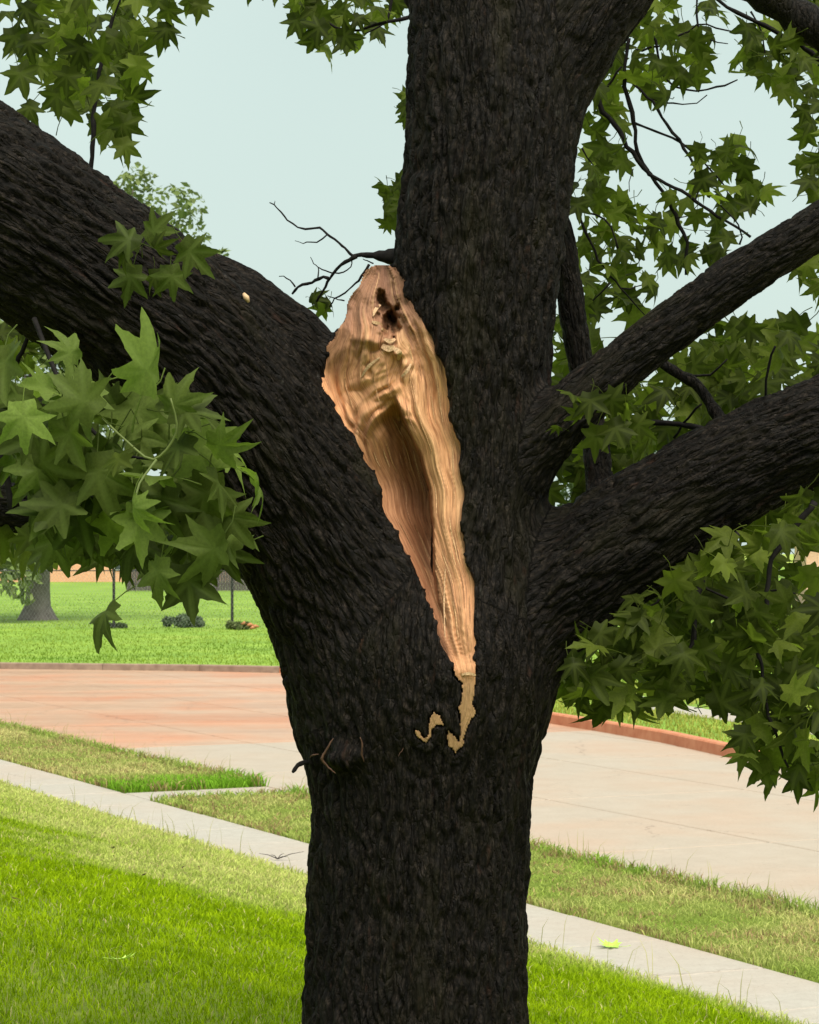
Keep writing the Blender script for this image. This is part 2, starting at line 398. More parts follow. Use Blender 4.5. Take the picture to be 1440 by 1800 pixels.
rm = slab_mesh('concrete_panel', PS - 0.03, PLEN - 0.03, 0.1, 0.008); rmp = rm.copy(); rm.materials.append(ROADM); rmp.materials.append(ROADP)
for i in range(0, 16):
    for j in range(-6, 20):
        c = [xy_of(SV1 - 0.14 - (i + a) * PS, lJ + (j + b) * PLEN)[0] for a in (0, 1) for b in (0, 1)]
        if all(beyond_kerb(q) for q in c): continue
        if max(abs(q[0]) - 0.30 * q[1] for q in c) > 22 and min(abs(q[0]) - .30 * q[1] for q in c) > 14: continue
        put_slab('concrete_panel', rmp if j >= 3 else rm, None, SV1 - 0.14 - (i + .5) * PS, lJ + (j + .5) * PLEN, ROADZ, road, 0.0004)
me = mesh_np('road_bed', [(*q, ROADZ - 0.022) for q in xy_of([SV1 - .1, SV1 - .1, -70, -70], [-26, 90, 90, -26])], [[0, 1, 2, 3]])
tag(link('road_bed', me, simple_mat('road_joint', (0.16, 0.09, 0.065), (0.22, 0.13, 0.09), 4, 0.9, 0)), kind='structure')
# --- far kerb in sections, red on the right
def offset_line(line, d):
    out = []
    for i in range(len(line)):
        a = line[max(i - 1, 0)]; b = line[min(i + 1, len(line) - 1)]; t = (b - a) / np.linalg.norm(b - a)
        out.append(line[i] + d * np.array([t[1], -t[0]]))
    return np.array(out)
FKs, _ = resample(np.c_[FK, np.zeros(len(FK))], np.ones(len(FK)), 1.9); FKs = FKs[:, :2]
FKo = offset_line(FKs, 0.18)
if not beyond_kerb(FKo[len(FKo) // 2] + (FKo[len(FKo) // 2] - FKs[len(FKo) // 2]) * 12): FKo = offset_line(FKs, -0.18)
kr = tag(empty('red_kerb', (*FKs[5], ROADZ)), kind='structure'); kg = tag(empty('far_kerb', (*FKs[-5], ROADZ)), kind='structure')
for i in range(len(FKs) - 1):
    a, b, c, d = FKs[i], FKs[i + 1], FKo[i + 1], FKo[i]
    g = 0.004; t = (b - a) / np.linalg.norm(b - a) * g
    a, d, b, c = a + t, d + t, b - t, c - t
    top = 0.035 if a[0] > -1.5 else 0.02
    n_ = (d - a) * 0.12
    V = [(*a, ROADZ - .05), (*b, ROADZ - .05), (*c, ROADZ - .05), (*d, ROADZ - .05), (*(a + n_), top - .02), (*(b + n_), top - .02), (*(a + 2 * n_), top), (*(b + 2 * n_), top), (*c, top), (*d, top)]
    me = mesh_np('kerb_section', V, [[0, 1, 5, 4], [4, 5, 7, 6], [6, 7, 8, 9], [3, 9, 8, 2], [0, 4, 6, 9, 3], [1, 2, 8, 7, 5]])
    link('kerb_section', me, KERBRED if a[0] > -1.5 else KERBGREY, kr if a[0] > -1.5 else kg)
# --- far lawn, sheet from the far kerb back to the fence line and beyond
m, nt, N, L, b = new_mat('far_lawn')
geo = N.new('ShaderNodeNewGeometry')
t = noise_node(N, L, 0.35, 5, 0.65, vec=geo.outputs['Position']); 
mp = N.new('ShaderNodeMapping'); mp.inputs['Scale'].default_value = (0.25, 0.9, 1); L.new(geo.outputs['Position'], mp.inputs['Vector'])
t2 = noise_node(N, L, 0.8, 6, 0.7, vec=mp.outputs[0])
c = ramp(N, L, t.outputs[0], [(0.3, (0.13, 0.23, 0.025)), (0.55, (0.19, 0.30, 0.035)), (0.75, (0.26, 0.34, 0.06))]).outputs[0]
s2 = ramp(N, L, t2.outputs[0], [(0.3, (0.7, 0.72, 0.7)), (0.65, (1.15, 1.15, 1.1))])
L.new(mixc(N, L, 1.0, c, s2.outputs[0], 'MULTIPLY'), b.inputs['Base Color']); b.inputs['Roughness'].default_value = 0.95
FARLAWN = m
near = [(*q, 0.012) for q in FKo]
V = near + [(q[0] + (q[0] / max(q[1], 1)) * 0, 0, 0) for q in []]
Vb = [(p[0] * 6, 330, 0.012) for p in near]
Vb = [(np.interp(i, [0, len(near) - 1], [260, -260]), 330, 0.012) for i in range(len(near))]
n_ = len(near)
rows = 26; VV = []; 
for r_ in range(rows + 1):
    t = (r_ / rows) ** 2.2
    for i in range(n_):
        a = np.array(near[i]); bb = np.array(Vb[i]); VV.append(a + (bb - a) * t)
idx = np.arange((rows + 1) * n_).reshape(rows + 1, n_)
quads = np.stack([idx[:-1, :-1], idx[1:, :-1], idx[1:, 1:], idx[:-1, 1:]], -1).reshape(-1, 4)
tag(link('far_lawn', mesh_np('far_lawn', VV, quads[:, ::-1], True), FARLAWN), kind='structure')
# far pavement behind the red kerb
seg = [i for i in range(len(FKs)) if FKs[i][0] > 0.2]
inn = offset_line(FKs, 1.9 if np.allclose(FKo, offset_line(FKs, .18)) else -1.9); out_ = offset_line(FKs, 2.8 if np.allclose(FKo, offset_line(FKs, .18)) else -2.8)
fp = tag(empty('far_pavement', (*inn[3], 0)), kind='structure')
for i in seg[:-1]:
    me = mesh_np('slab', [(*inn[i], .02), (*inn[i + 1], .02), (*out_[i + 1], .02), (*out_[i], .02), (*inn[i], -.03), (*inn[i + 1], -.03), (*out_[i + 1], -.03), (*out_[i], -.03)],
                 [[0, 1, 2, 3], [0, 4, 5, 1], [1, 5, 6, 2], [2, 6, 7, 3], [3, 7, 4, 0]])
    link('slab', me, SIDEWALK, fp)

# ------------------------------------------------------------------ grass blades
def blades(name, xyz, h, w, col, lean, mat=None):
    n = len(xyz); a = RNG.uniform(0, 2 * np.pi, n); la = RNG.uniform(0, 2 * np.pi, n)
    sx = np.stack([np.cos(a), np.sin(a), np.zeros(n)], 1) * (w / 2)[:, None]
    ld = np.stack([np.cos(la), np.sin(la), np.zeros(n)], 1) * (lean * h)[:, None]
    up = np.array([0, 0, 1.0])
    b0 = xyz - sx; b1 = xyz + sx
    mid = xyz + up * (h * .6)[:, None] + ld * .35
    m0 = mid - sx * .8; m1 = mid + sx * .8
    tip = xyz + up * (h * (1 - .25 * lean))[:, None] + ld
    V = np.stack([b0, b1, m1, m0, tip], 1).reshape(-1, 3)
    o = np.arange(n) * 5
    tri = np.concatenate([np.stack([o, o + 1, o + 2], 1), np.stack([o, o + 2, o + 3], 1), np.stack([o + 3, o + 2, o + 4], 1)])
    me = mesh_np(name, V, tri)
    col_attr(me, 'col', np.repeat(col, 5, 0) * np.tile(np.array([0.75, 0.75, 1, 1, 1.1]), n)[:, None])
    return me
def grass_field(name, s_rng, l_rng, n, colour, hfun, zf, wid=0.0045, keep=None):
    s = RNG.uniform(*s_rng, n * 3); l = RNG.uniform(*l_rng, n * 3); q = xy_of(s, l)
    vis = (q[:, 1] > 4) & (np.abs(q[:, 0]) < 0.215 * q[:, 1] + 0.9)
    if keep is not None: vis &= keep(s, l)
    s, l, q = s[vis], l[vis], q[vis]
    pr = np.clip(9.0 / q[:, 1], 0, 1) ** 0.8
    k = RNG.random(len(s)) < pr
    s, l, q = s[k][:n], l[k][:n], q[k][:n]
    nz = fbm(np.c_[q * 1.1, np.zeros(len(q))], 3, 3); n2 = fbm(np.c_[q * 5, np.zeros(len(q))], 2, 11)
    col = colour(s, l, nz, n2); h = hfun(s, l, nz, n2) * RNG.uniform(.55, 1.25, len(s))
    w = wid * np.clip(q[:, 1] / 10, .8, 2.6) * RNG.uniform(.7, 1.3, len(s))
    print(name, len(s))
    return blades(name, np.c_[q, zf(s) - 0.012 + 0.02 * 0], h, w, col, RNG.uniform(.2, 1.1, len(s)))
def mixv(a, b, t): return np.asarray(a)[None] * (1 - t[:, None]) + np.asarray(b)[None] * t[:, None]
def lawn_col(s, l, nz, n2):
    dry = sstep(3.5, 1.1, s + (nz - .5) * 3.6 + (n2 - .5) * 1.4) * sstep(-2.5, 0.5, l) 
    dry = np.maximum(dry, sstep(.5, .15, s) * .7)
    c = mixv((0.175, 0.285, 0.002), (0.31, 0.44, 0.006), np.clip(n2 * 1.5 - .25, 0, 1))
    d = mixv((0.38, 0.47, 0.09), (0.60, 0.62, 0.21), np.clip(n2 * 1.4 - .2, 0, 1))
    c = c * (1 - dry[:, None]) + d * dry[:, None]
    tan = (RNG.random(len(s)) < .03 + .16 * dry)
    c[tan] = (0.52, 0.46, 0.2)
    return c * RNG.uniform(.7, 1.25, len(s))[:, None]
def strip_col(s, l, nz, n2):
    c = mixv((0.31, 0.41, 0.08), (0.58, 0.53, 0.22), np.clip(nz * 2 - .5, 0, 1))
    edge = sstep(SV1 + .35, SV1 + .05, s)
    c = c * (1 - .6 * edge[:, None]) + np.array([[0.20, 0.37, 0.03]]) * .6 * edge[:, None]
    lush = sstep(PL + 1.9, PL + .9, l) * sstep(PL - 1.2, PL, l)
    c = c * (1 - lush[:, None]) + np.array([[0.20, 0.39, 0.03]]) * lush[:, None]
    brown = RNG.random(len(s)) < np.clip((n2 - .38) * 1.6, 0, .6)
    c[brown] = mixv((0.27, 0.18, 0.09), (0.50, 0.38, 0.18), RNG.random(brown.sum()))
    return c * RNG.uniform(.65, 1.25, len(s))[:, None]
link_ = lambda nm, me, lab: tag(link(nm, me, BLADE), lab, 'grass', kind='stuff')
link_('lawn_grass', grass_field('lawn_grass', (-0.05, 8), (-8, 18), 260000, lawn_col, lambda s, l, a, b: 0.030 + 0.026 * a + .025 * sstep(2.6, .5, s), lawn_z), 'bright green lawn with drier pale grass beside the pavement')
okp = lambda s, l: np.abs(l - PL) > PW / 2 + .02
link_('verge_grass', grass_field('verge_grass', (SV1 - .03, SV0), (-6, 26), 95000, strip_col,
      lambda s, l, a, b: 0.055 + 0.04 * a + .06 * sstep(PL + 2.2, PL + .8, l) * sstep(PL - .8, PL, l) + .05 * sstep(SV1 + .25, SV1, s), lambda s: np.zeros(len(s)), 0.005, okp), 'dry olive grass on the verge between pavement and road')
def litter():
    n = 110; s_ = RNG.uniform(.3, 6, n); l = RNG.uniform(-4, 9, n); q = xy_of(s_, l); z = lawn_z(s_) + .02
    V = []; T = []
    for i in range(n):
        a = RNG.uniform(0, 6.28); r_ = RNG.uniform(.008, .03); d1 = np.array([math.cos(a), math.sin(a), RNG.uniform(0, .7)]) * r_; d2 = np.array([-math.sin(a), math.cos(a), RNG.uniform(0, .7)]) * r_ * .5
        p = np.array([*q[i], z[i]]); b_ = len(V); V += [p - d1, p - d2, p + d1, p + d2]; T.append([b_, b_ + 1, b_ + 2, b_ + 3])
    me = mesh_np('leaf_litter', V, T); col_attr(me, 'col', np.repeat(mixv((.03, .02, .012), (.22, .13, .06), RNG.random(n) ** 2), 4, 0)); return me
link_('leaf_litter', litter(), 'small dark dead leaf scraps scattered in the lawn')
def stalks():
    n = 420; l = RNG.uniform(-5, 20, n); s_ = np.where(RNG.random(n) < .6, SV1 + RNG.uniform(0, .3, n), RNG.uniform(0, .5, n))
    k = np.abs(l - PL) > .5; l, s_ = l[k], s_[k]; n = len(l); q = xy_of(s_, l)
    c = mixv((.36, .36, .12), (.5, .46, .2), RNG.random(n))
    return blades('grass_stalks', np.c_[q, lawn_z(s_)], RNG.uniform(.14, .34, n), RNG.uniform(.004, .007, n), c, RNG.uniform(.1, .7, n))
link_('grass_stalks', stalks(), 'thin pale seed stalks standing along the verge and pavement edges')
def far_tufts():
    n = 90000; y = RNG.uniform(0, 1, n); D = 46 / (1 - y * .66)
    x = RNG.uniform(-.24, .24, n) * D; q = np.c_[x, D]
    t = np.array([np.interp(x, FKo[::-1, 0], FKo[::-1, 1])])[0]
    k = D > t + .15; q = q[k]
    k2 = np.ones(len(q), bool)
    nz = fbm(np.c_[q * .25, np.zeros(len(q))], 3, 5)
    c = mixv((0.13, 0.24, 0.02), (0.30, 0.38, 0.06), np.clip(nz * 1.6 - .3, 0, 1)) * RNG.uniform(.8, 1.2, len(q))[:, None]
    return blades('far_grass', np.c_[q, np.full(len(q), .01)], RNG.uniform(.03, .08, len(q)), RNG.uniform(.012, .025, len(q)), c, RNG.uniform(.2, 1, len(q)))
link_('far_grass', far_tufts(), 'short green grass tufts on the lawn across the road')
# right-hand far verge tufts
def rv():
    n = 14000; i = RNG.integers(0, max(2, len(seg) - 1), n); t = RNG.random(n)[:, None]; w = RNG.uniform(.02, 1, n)[:, None]
    far = RNG.random(n)[:, None] < .5
    a = FKo[i] * (1 - t) + FKo[i + 1] * t; b_ = inn[i] * (1 - t) + inn[i + 1] * t; o_ = out_[i] * (1 - t) + out_[i + 1] * t
    q = np.where(far, o_ + (o_ - b_) * w * 4, a + (b_ - a) * w)
    c = mixv((0.24, 0.29, 0.04), (0.44, 0.42, 0.10), RNG.random(n)) * RNG.uniform(.8, 1.2, n)[:, None]
    return blades('verge_tufts', np.c_[q, np.full(n, .012)], RNG.uniform(.05, .11, n), RNG.uniform(.012, .02, n), c, RNG.uniform(.2, 1, n))
link_('yellow_verge_grass', rv(), 'yellowish grass behind the red kerb across the road')

# ================================================================== THE SPLIT TREE
TD = 6.75
LIMBS = {   # pixel x, pixel y, radius in pixels, distance
 'trunk': [(738, 2090, 262, TD), (736, 1990, 222, TD), (734, 1900, 203, TD), (732, 1800, 194, TD), (735, 1600, 191, TD), (740, 1400, 195, TD), (740, 1280, 206, TD), (742, 1170, 214, TD)],
 'limbA': [(-260, 205, 168, 6.28), (-100, 310, 163, 6.33), (0, 375, 160, 6.38), (200, 515, 150, 6.46), (350, 640, 146, 6.54), (450, 770, 146, 6.6), (541, 910, 147, 6.66), (628, 1055, 163, 6.72), (705, 1200, 195, TD)],
 'limbB': [(330, 505, 72, 6.68), (410, 548, 80, 6.72), (500, 612, 80, 6.76), (575, 700, 76, 6.8), (650, 850, 70, 6.82)],
 'leader': [(845, -170, 135, 6.8), (852, -60, 135, 6.8), (862, 60, 142, 6.79), (860, 160, 146, 6.78), (857, 280, 147, 6.77), (842, 420, 147, 6.76), (832, 560, 143, 6.75), (826, 700, 138, 6.75), (815, 860, 138, 6.75), (790, 1020, 160, 6.75), (755, 1180, 195, TD)],
 'fork': [(1120, -170, 105, 6.85), (1055, -60, 112, 6.83), (985, 60, 104, 6.8), (930, 190, 85, 6.78), (890, 330, 60, 6.77)],
 'limbC': [(1750, 610, 82, 6.5), (1600, 690, 85, 6.54), (1440, 756, 90, 6.58), (1301, 820, 93, 6.62), (1210, 873, 97, 6.65), (1132, 929, 106, 6.68), (1015, 1012, 108, 6.72), (905, 1118, 98, 6.75), (800, 1230, 130, TD)],
 'limbD': [(1620, 262, 35, 6.5), (1440, 398, 39, 6.52), (1283, 497, 43, 6.56), (1106, 630, 44, 6.6), (1000, 722, 50, 6.62), (930, 792, 58, 6.66), (862, 872, 66, 6.7), (810, 960, 60, 6.74)],
 'lobe': [(667, 497, 32, 6.74), (664, 548, 55, 6.72), (672, 630, 93, 6.7), (705, 760, 100, 6.7), (755, 900, 80, 6.7), (800, 1060, 60, 6.7)],
 'branchE': [(960, 330, 22, 6.95), (992, 440, 22, 6.97), (1008, 560, 24, 6.99), (1024, 660, 22, 7.0), (1045, 760, 22, 7.0), (1054, 850, 24, 6.98), (1050, 960, 30, 6.85)],
 'branchG': [(-260, 862, 40, 7.05), (0, 890, 43, 7.05), (150, 903, 45, 7.02), (300, 928, 46, 6.97), (430, 962, 50, 6.9), (560, 1030, 60, 6.82)],
}
PARTOF = {'trunk': 'trunk', 'limbA': 'limb', 'limbB': 'limb', 'leader': 'upright_limb', 'fork': 'upright_limb', 'lobe': 'upright_limb',
          'limbC': 'right_limb', 'limbD': 'mid_limb', 'branchE': 'back_branch', 'branchG': 'low_branch'}
CH = {}
for k, v in LIMBS.items():
    pts = np.array([P(x, y, Y) for x, y, r, Y in v]); rad = np.array([r * Y / F for x, y, r, Y in v])
    CH[k] = resample(pts, rad, 0.09)
VOX = 0.0105
LO = np.array([-1.32, 6.10, 0.93]); HI = np.array([1.32, 7.26, 4.34])
NX, NY, NZ = (np.ceil((HI - LO) / VOX)).astype(int) + 1
gx = LO[0] + VOX * np.arange(NX); gy = LO[1] + VOX * np.arange(NY); gz = LO[2] + VOX * np.arange(NZ)
def chain_field(pts, rad, pad=0.16):
    D = np.full((NX, NY, NZ), 1.0, np.float32)
    for i in range(len(pts) - 1):
        a, b = pts[i], pts[i + 1]; rm_ = max(rad[i], rad[i + 1]) + pad
        lo = np.minimum(a, b) - rm_; hi = np.maximum(a, b) + rm_
        i0 = np.clip(((lo - LO) / VOX).astype(int), 0, [NX, NY, NZ]); i1 = np.clip(((hi - LO) / VOX).astype(int) + 2, 0, [NX, NY, NZ])
        if (i1 <= i0).any(): continue
        X = gx[i0[0]:i1[0]][:, None, None] - a[0]; Y = gy[i0[1]:i1[1]][None, :, None] - a[1]; Z = gz[i0[2]:i1[2]][None, None, :] - a[2]
        e = b - a; ee = e @ e
        t = np.clip((X * e[0] + Y * e[1] + Z * e[2]) / ee, 0, 1)
        d = np.sqrt((X - t * e[0]) ** 2 + (Y - t * e[1]) ** 2 + (Z - t * e[2]) ** 2) - (rad[i] + (rad[i + 1] - rad[i]) * t)
        s = D[i0[0]:i1[0], i0[1]:i1[1], i0[2]:i1[2]]
        np.minimum(s, d.astype(np.float32), out=s)
    return D
def smin(a, b, k):
    h = np.clip(0.5 + 0.5 * (b - a) / k, 0, 1); return b * (1 - h) + a * h - k * h * (1 - h)
SD = None
for k in LIMBS:
    d = chain_field(*CH[k])
    kk = {'limbA': .10, 'limbC': .10, 'leader': .10, 'limbB': .05, 'limbD': .06, 'lobe': .035, 'fork': .08}.get(k, .05)
    SD = d if SD is None else smin(SD, d, kk)
# collar scar on the trunk where an old branch was lost
sc0 = P(612, 1318, TD); sc0[1] = TD - 0.275
gX, gY, gZ = gx[:, None, None], gy[None, :, None], gz[None, None, :]
SD = smin(SD, (np.sqrt(((gX - sc0[0]) / 1.25) ** 2 + (gY - sc0[1]) ** 2 + ((gZ - sc0[2]) / .8) ** 2) - 0.036).astype(np.float32), .05)

# ---- the wound: outline from the photograph, depth from the tree's own surface
c1 = lambda x, y: (540 + x * .2555, 440 + y * .2555)
c2 = lambda x, y: (600 + x * .289, 880 + y * .289)
LEFT = [c1(*p) for p in ((470, 92), (440, 100), (400, 150), (360, 220), (310, 280), (245, 370), (235, 480), (215, 600), (165, 670), (170, 720), (130, 830), (130, 900), (155, 980), (195, 1060), (200, 1110), (260, 1200), (330, 1270), (385, 1370), (390, 1430), (460, 1520), (520, 1640), (525, 1700))] + \
       [c2(*p) for p in ((255, 35), (290, 130), (345, 190), (385, 290), (430, 360), (490, 490), (535, 620), (600, 740), (580, 770), (590, 820), (635, 890), (680, 990), (685, 1070), (735, 1110), (735, 1180), (720, 1240), (705, 1262), (720, 1310), (725, 1400), (718, 1470), (700, 1440), (652, 1395), (640, 1430), (645, 1490), (680, 1505), (692, 1552))]
RIGHT = [c2(*p) for p in ((740, 1490), (765, 1390), (790, 1340), (825, 1290), (800, 1240), (810, 1150), (820, 1060), (820, 1000), (790, 900), (815, 860), (795, 800), (795, 600), (800, 500), (780, 430), (745, 340), (750, 280), (725, 190), (725, 60))] + \
        [c1(*p) for p in ((1070, 1690), (1045, 1560), (1030, 1480), (1045, 1380), (1010, 1270), (970, 1120), (975, 1040), (945, 900), (940, 820), (870, 680), (850, 610), (790, 500), (710, 360), (655, 270), (650, 190), (600, 130), (540, 95))]
WOUND = np.array(LEFT + RIGHT)
SLIT = np.array([c2(*p) for p in ((445, 1398), (470, 1400), (500, 1440), (525, 1438), (535, 1400), (535, 1320), (560, 1288), (592, 1300), (625, 1372), (580, 1366), (556, 1392), (546, 1440), (520, 1472), (480, 1456), (450, 1422))])
def poly_sd(poly, x, y):
    """signed pixel distance, negative inside"""
    d2 = np.full(x.shape, 1e12); ins = np.zeros(x.shape, bool)
    n = len(poly)
    for i in range(n):
        ax, ay = poly[i]; bx, by = poly[(i + 1) % n]; ex, ey = bx - ax, by - ay
        t = np.clip(((x - ax) * ex + (y - ay) * ey) / (ex * ex + ey * ey + 1e-9), 0, 1)
        d2 = np.minimum(d2, (x - ax - t * ex) ** 2 + (y - ay - t * ey) ** 2)
        c = ((ay > y) != (by > y)) & (x < (bx - ax) * (y - ay) / (by - ay + 1e-12) + ax)
        ins ^= c
    return np.where(ins, -1, 1) * np.sqrt(d2)
STEP = 2.0
wx = np.arange(548, 872, STEP); wy = np.arange(448, 1346, STEP)
WX, WY = np.meshgrid(wx, wy, indexing='ij')
PSD = np.minimum(poly_sd(WOUND, WX, WY), poly_sd(SLIT, WX, WY))
PSD0 = PSD + 5 * (fbm(np.c_[WX.ravel() / 5, WY.ravel() / 9, np.full(WX.size, 6.)], 2, 77) - .5).reshape(WX.shape); TIP = sstep(1150, 1180, WY)
PSD += (1 - TIP) * 9.0 * (fbm(np.c_[WX.ravel() / 13, WY.ravel() / 17, np.full(WX.size, 2.)], 3, 71) - .5).reshape(WX.shape)
def sample(D, p):
    q = (p - LO) / VOX; i = np.clip(np.floor(q).astype(int), 0, [NX - 2, NY - 2, NZ - 2]); f = np.clip(q - i, 0, 1)
    r = 0
    for dx in (0, 1):
        for dy in (0, 1):
            for dz in (0, 1):
                w = (f[..., 0] if dx else 1 - f[..., 0]) * (f[..., 1] if dy else 1 - f[..., 1]) * (f[..., 2] if dz else 1 - f[..., 2])
                r = r + w * D[i[..., 0] + dx, i[..., 1] + dy, i[..., 2] + dz]
    return r
aa = (WX - 720) / F; bb = (900 - WY) / F
RAY = np.stack([aa, CP - bb * SP, SP + bb * CP], -1); RAY = RAY / RAY[..., 1:2]
Yf = np.full(WX.shape, 6.15); hit = np.zeros(WX.shape, bool)
for it in range(60):
    p = np.array([0, 0, HC]) + RAY * Yf[..., None]; d = sample(SD, p)
    hit |= d < 0.0015
    Yf = np.where(hit, Yf, Yf + np.clip(d, 0.001, .1) * .9)
hit &= Yf < 7.0
def blur(a, w, r):
    for _ in range(3):
        for ax in (0, 1):
            c = np.cumsum(np.concatenate([np.zeros_like(np.take(a, [0], ax)), a * 1.0], ax), ax); cw = np.cumsum(np.concatenate([np.zeros_like(np.take(w, [0], ax)), w * 1.0], ax), ax)
            n = a.shape[ax]; i0 = np.clip(np.arange(n) - r, 0, n); i1 = np.clip(np.arange(n) + r + 1, 0, n)
            a = (np.take(c, i1, ax) - np.take(c, i0, ax)) / (i1 - i0).reshape([-1 if q == ax else 1 for q in (0, 1)])
            w = (np.take(cw, i1, ax) - np.take(cw, i0, ax)) / (i1 - i0).reshape([-1 if q == ax else 1 for q in (0, 1)])
    return a / np.maximum(w, 1e-6)
Ysm = blur(np.where(hit, Yf, 0), hit.astype(float), 5)
# parameter across the wound
yl = np.array(LEFT); o_ = np.argsort(yl[:, 1]); XL = np.interp(wy, yl[o_, 1], yl[o_, 0])
yr = np.array(RIGHT); o_ = np.argsort(yr[:, 1]); XR = np.interp(wy, yr[o_, 1], yr[o_, 0])
smooth1 = lambda a, r: np.convolve(np.pad(a, r, 'edge'), np.ones(2 * r + 1) / (2 * r + 1), 'valid')
XLs, XRs = smooth1(XL, 9), smooth1(XR, 9)
Tt = (WX - XLs[None]) / np.maximum(XRs - XLs, 14)[None]
low = sstep(700, 860, WY)                     # where the left limb stands in front of the wood
edge_top = sstep(640, 560, WY)                # the free tongue at the top
recess = 0.018 + low * 0.075 * np.clip(1 - Tt, 0, 1) ** 1.3 * sstep(1200, 1050, WY) + 0.012 * sstep(560, 760, WY)
recess = recess * (1 - .6 * edge_top)
# relief of the torn grain
fl = np.stack([Tt.ravel() * 9, WY.ravel() / 150, np.zeros(WX.size)], 1)
warp = (fbm(np.c_[WX.ravel() / 60, WY.ravel() / 110, np.zeros(WX.size)], 3, 21) - .5)
arch = 0.55 * np.exp(-((WY - 640) / 90) ** 2).ravel() * (fbm(np.c_[WX.ravel() / 45, WY.ravel() / 45, np.ones(WX.size)], 2, 5) - .3)
xcn = np.interp(WY, [770, 1060], [705, 768]); drop_ = np.minimum(WY - 775, 0)
rho = np.hypot(WX - xcn, drop_ * .85).ravel(); sgn = np.sign(WX - xcn).ravel()
arcw = (np.exp(-((WX - 655) / 62) ** 2) * sstep(575, 650, WY) * sstep(1080, 900, WY)).ravel()
z0 = np.zeros(WX.size)
def grain(ft, fa, fy, seed):
    a_ = vnoise(np.c_[fl[:, 0] * ft + warp * ft * (.25 + .85 * sstep(880, 660, WY).ravel()), fl[:, 1] * fy, z0 + seed], seed)
    ang_ = np.arctan2((WX - xcn).ravel(), -drop_.ravel() - 40)
    b_ = vnoise(np.c_[rho / fa + warp * 3.0, ang_ * .9 + WY.ravel() / 200, z0 + seed + 5], seed + 1)
    return a_ * (1 - arcw) + b_ * arcw
g1 = grain(.9, 34, .8, 31); g2 = grain(2.6, 13, 1.2, 33); g3 = grain(4.2, 7.5, 1.6, 35)
upper = sstep(900, 650, WY).ravel()
ridge = lambda g: 1 - np.abs(2 * g - 1)
rel = 0.040 * (g1 - .5) * (.35 + .85 * upper) + 0.017 * (ridge(g2) - .5) * (.25 + .95 * upper) + 0.0065 * (ridge(g3) - .5)
rel += arcw * .036 * (ridge(g2) - .5) * sstep(800, 720, WY).ravel()
rel = rel.reshape(WX.shape) * (.45 + .55 * sstep(500, 590, WY))
rag = (fbm(np.c_[WX.ravel() / 16, WY.ravel() / 22, np.full(WX.size, 4.)], 3, 41) - .5).reshape(WX.shape)
rel += 0.042 * rag * np.exp(-(((WX - 680) / 75) ** 2 + ((WY - 545) / 90) ** 2))
xc = np.interp(wy, [660, 700, 740, 800, 860, 920, 1000, 1060, 1120], [690, 694, 708, 736, 752, 758, 760, 768, 790])[None]
dx = WX - xc
hl = np.interp(wy, [690, 730, 800, 860, 960, 1060], [662, 652, 650, 662, 700, 742])[None]
topc = 700 + 22 * ((WX - 690) / 40) ** 2                       # arched upper lip of the hollow
vall = sstep(topc - 8, topc + 34, WY) * sstep(1120, 940, WY)
prof = np.where(dx < 0, sstep(hl, xc + 4, WX) ** 1.1, np.clip(1 - dx / 5.0, 0, 1))
rel += 0.19 * vall * prof
rel += -0.016 * sstep(640, 760, WY) * np.exp(-((dx - 34) / 20) ** 2)          # plank standing proud right of the crevice
jx = 16 * (fbm(np.c_[WX.ravel() / 9, WY.ravel() / 12, np.full(WX.size, 8.)], 3, 81) - .5).reshape(WX.shape); jy = 20 * (fbm(np.c_[WX.ravel() / 9, WY.ravel() / 12, np.full(WX.size, 15.)], 3, 82) - .5).reshape(WX.shape)
for hx, hy, hr, hd in ((671, 522, 9, .08), (675, 540, 9, .06), (687, 568, 14, .12), (692, 553, 9, .08), (682, 583, 7, .05), (664, 560, 7, .02), (648, 652, 8, .010)):
    rel += hd * np.exp(-((((WX - hx + jx) / hr) ** 2 + ((WY - hy + jy) / (hr * 1.25)) ** 2)) ** 2)
ledge = (WY > 1186 + (WX - 815) * .05) & (WX > 806)
rel += np.where(ledge, 0.012, 0.0)
for hx, hy, hr, hd in ((690, 612, 9, .018), (702, 622, 7, .016), (660, 600, 10, .012), (640, 596, 12, .008), (720, 640, 12, .012)):
    rel -= hd * np.exp(-(((WX - hx) / (hr * 1.6)) ** 2 + ((WY - hy) / (hr * .7)) ** 2))
DW = Ysm + recess + rel
DW = DW * (1 - TIP) + (Ysm - 0.003 + 0.25 * rel) * TIP
DCUT = Ysm + recess + np.maximum(rel, 0) + 0.03
# ---- carve
i0 = np.clip(((np.array([P(540, 440, 6.2)[0], 0, P(540, 1350, 7.1)[2]]) - LO) / VOX).astype(int), 0, None); i1 = ((np.array([P(880, 440, 7.1)[0], 0, P(540, 440, 7.1)[2]]) - LO) / VOX).astype(int) + 2
sub = np.stack(np.meshgrid(gx[i0[0]:i1[0]], gy, gz[i0[2]:i1[2]], indexing='ij'), -1)
px, py = proj(sub); fi = np.clip((px - wx[0]) / STEP, 0, len(wx) - 1.001); fj = np.clip((py - wy[0]) / STEP, 0, len(wy) - 1.001)
def bil(A):
    a, b = fi.astype(int), fj.astype(int); u, v = fi - a, fj - b
    return A[a, b] * (1 - u) * (1 - v) + A[a + 1, b] * u * (1 - v) + A[a, b + 1] * (1 - u) * v + A[a + 1, b + 1] * u * v
dc = bil(DCUT); psd = bil(PSD + np.where(WY > 1176, 60.0, 0.0))
flare = np.clip(dc - sub[..., 1], 0, .25) * 18          # the mouth opens a little towards the outside
cav = np.maximum((psd - flare) * (sub[..., 1] / F), sub[..., 1] - dc)
blk = SD[i0[0]:i1[0], :, i0[2]:i1[2]]
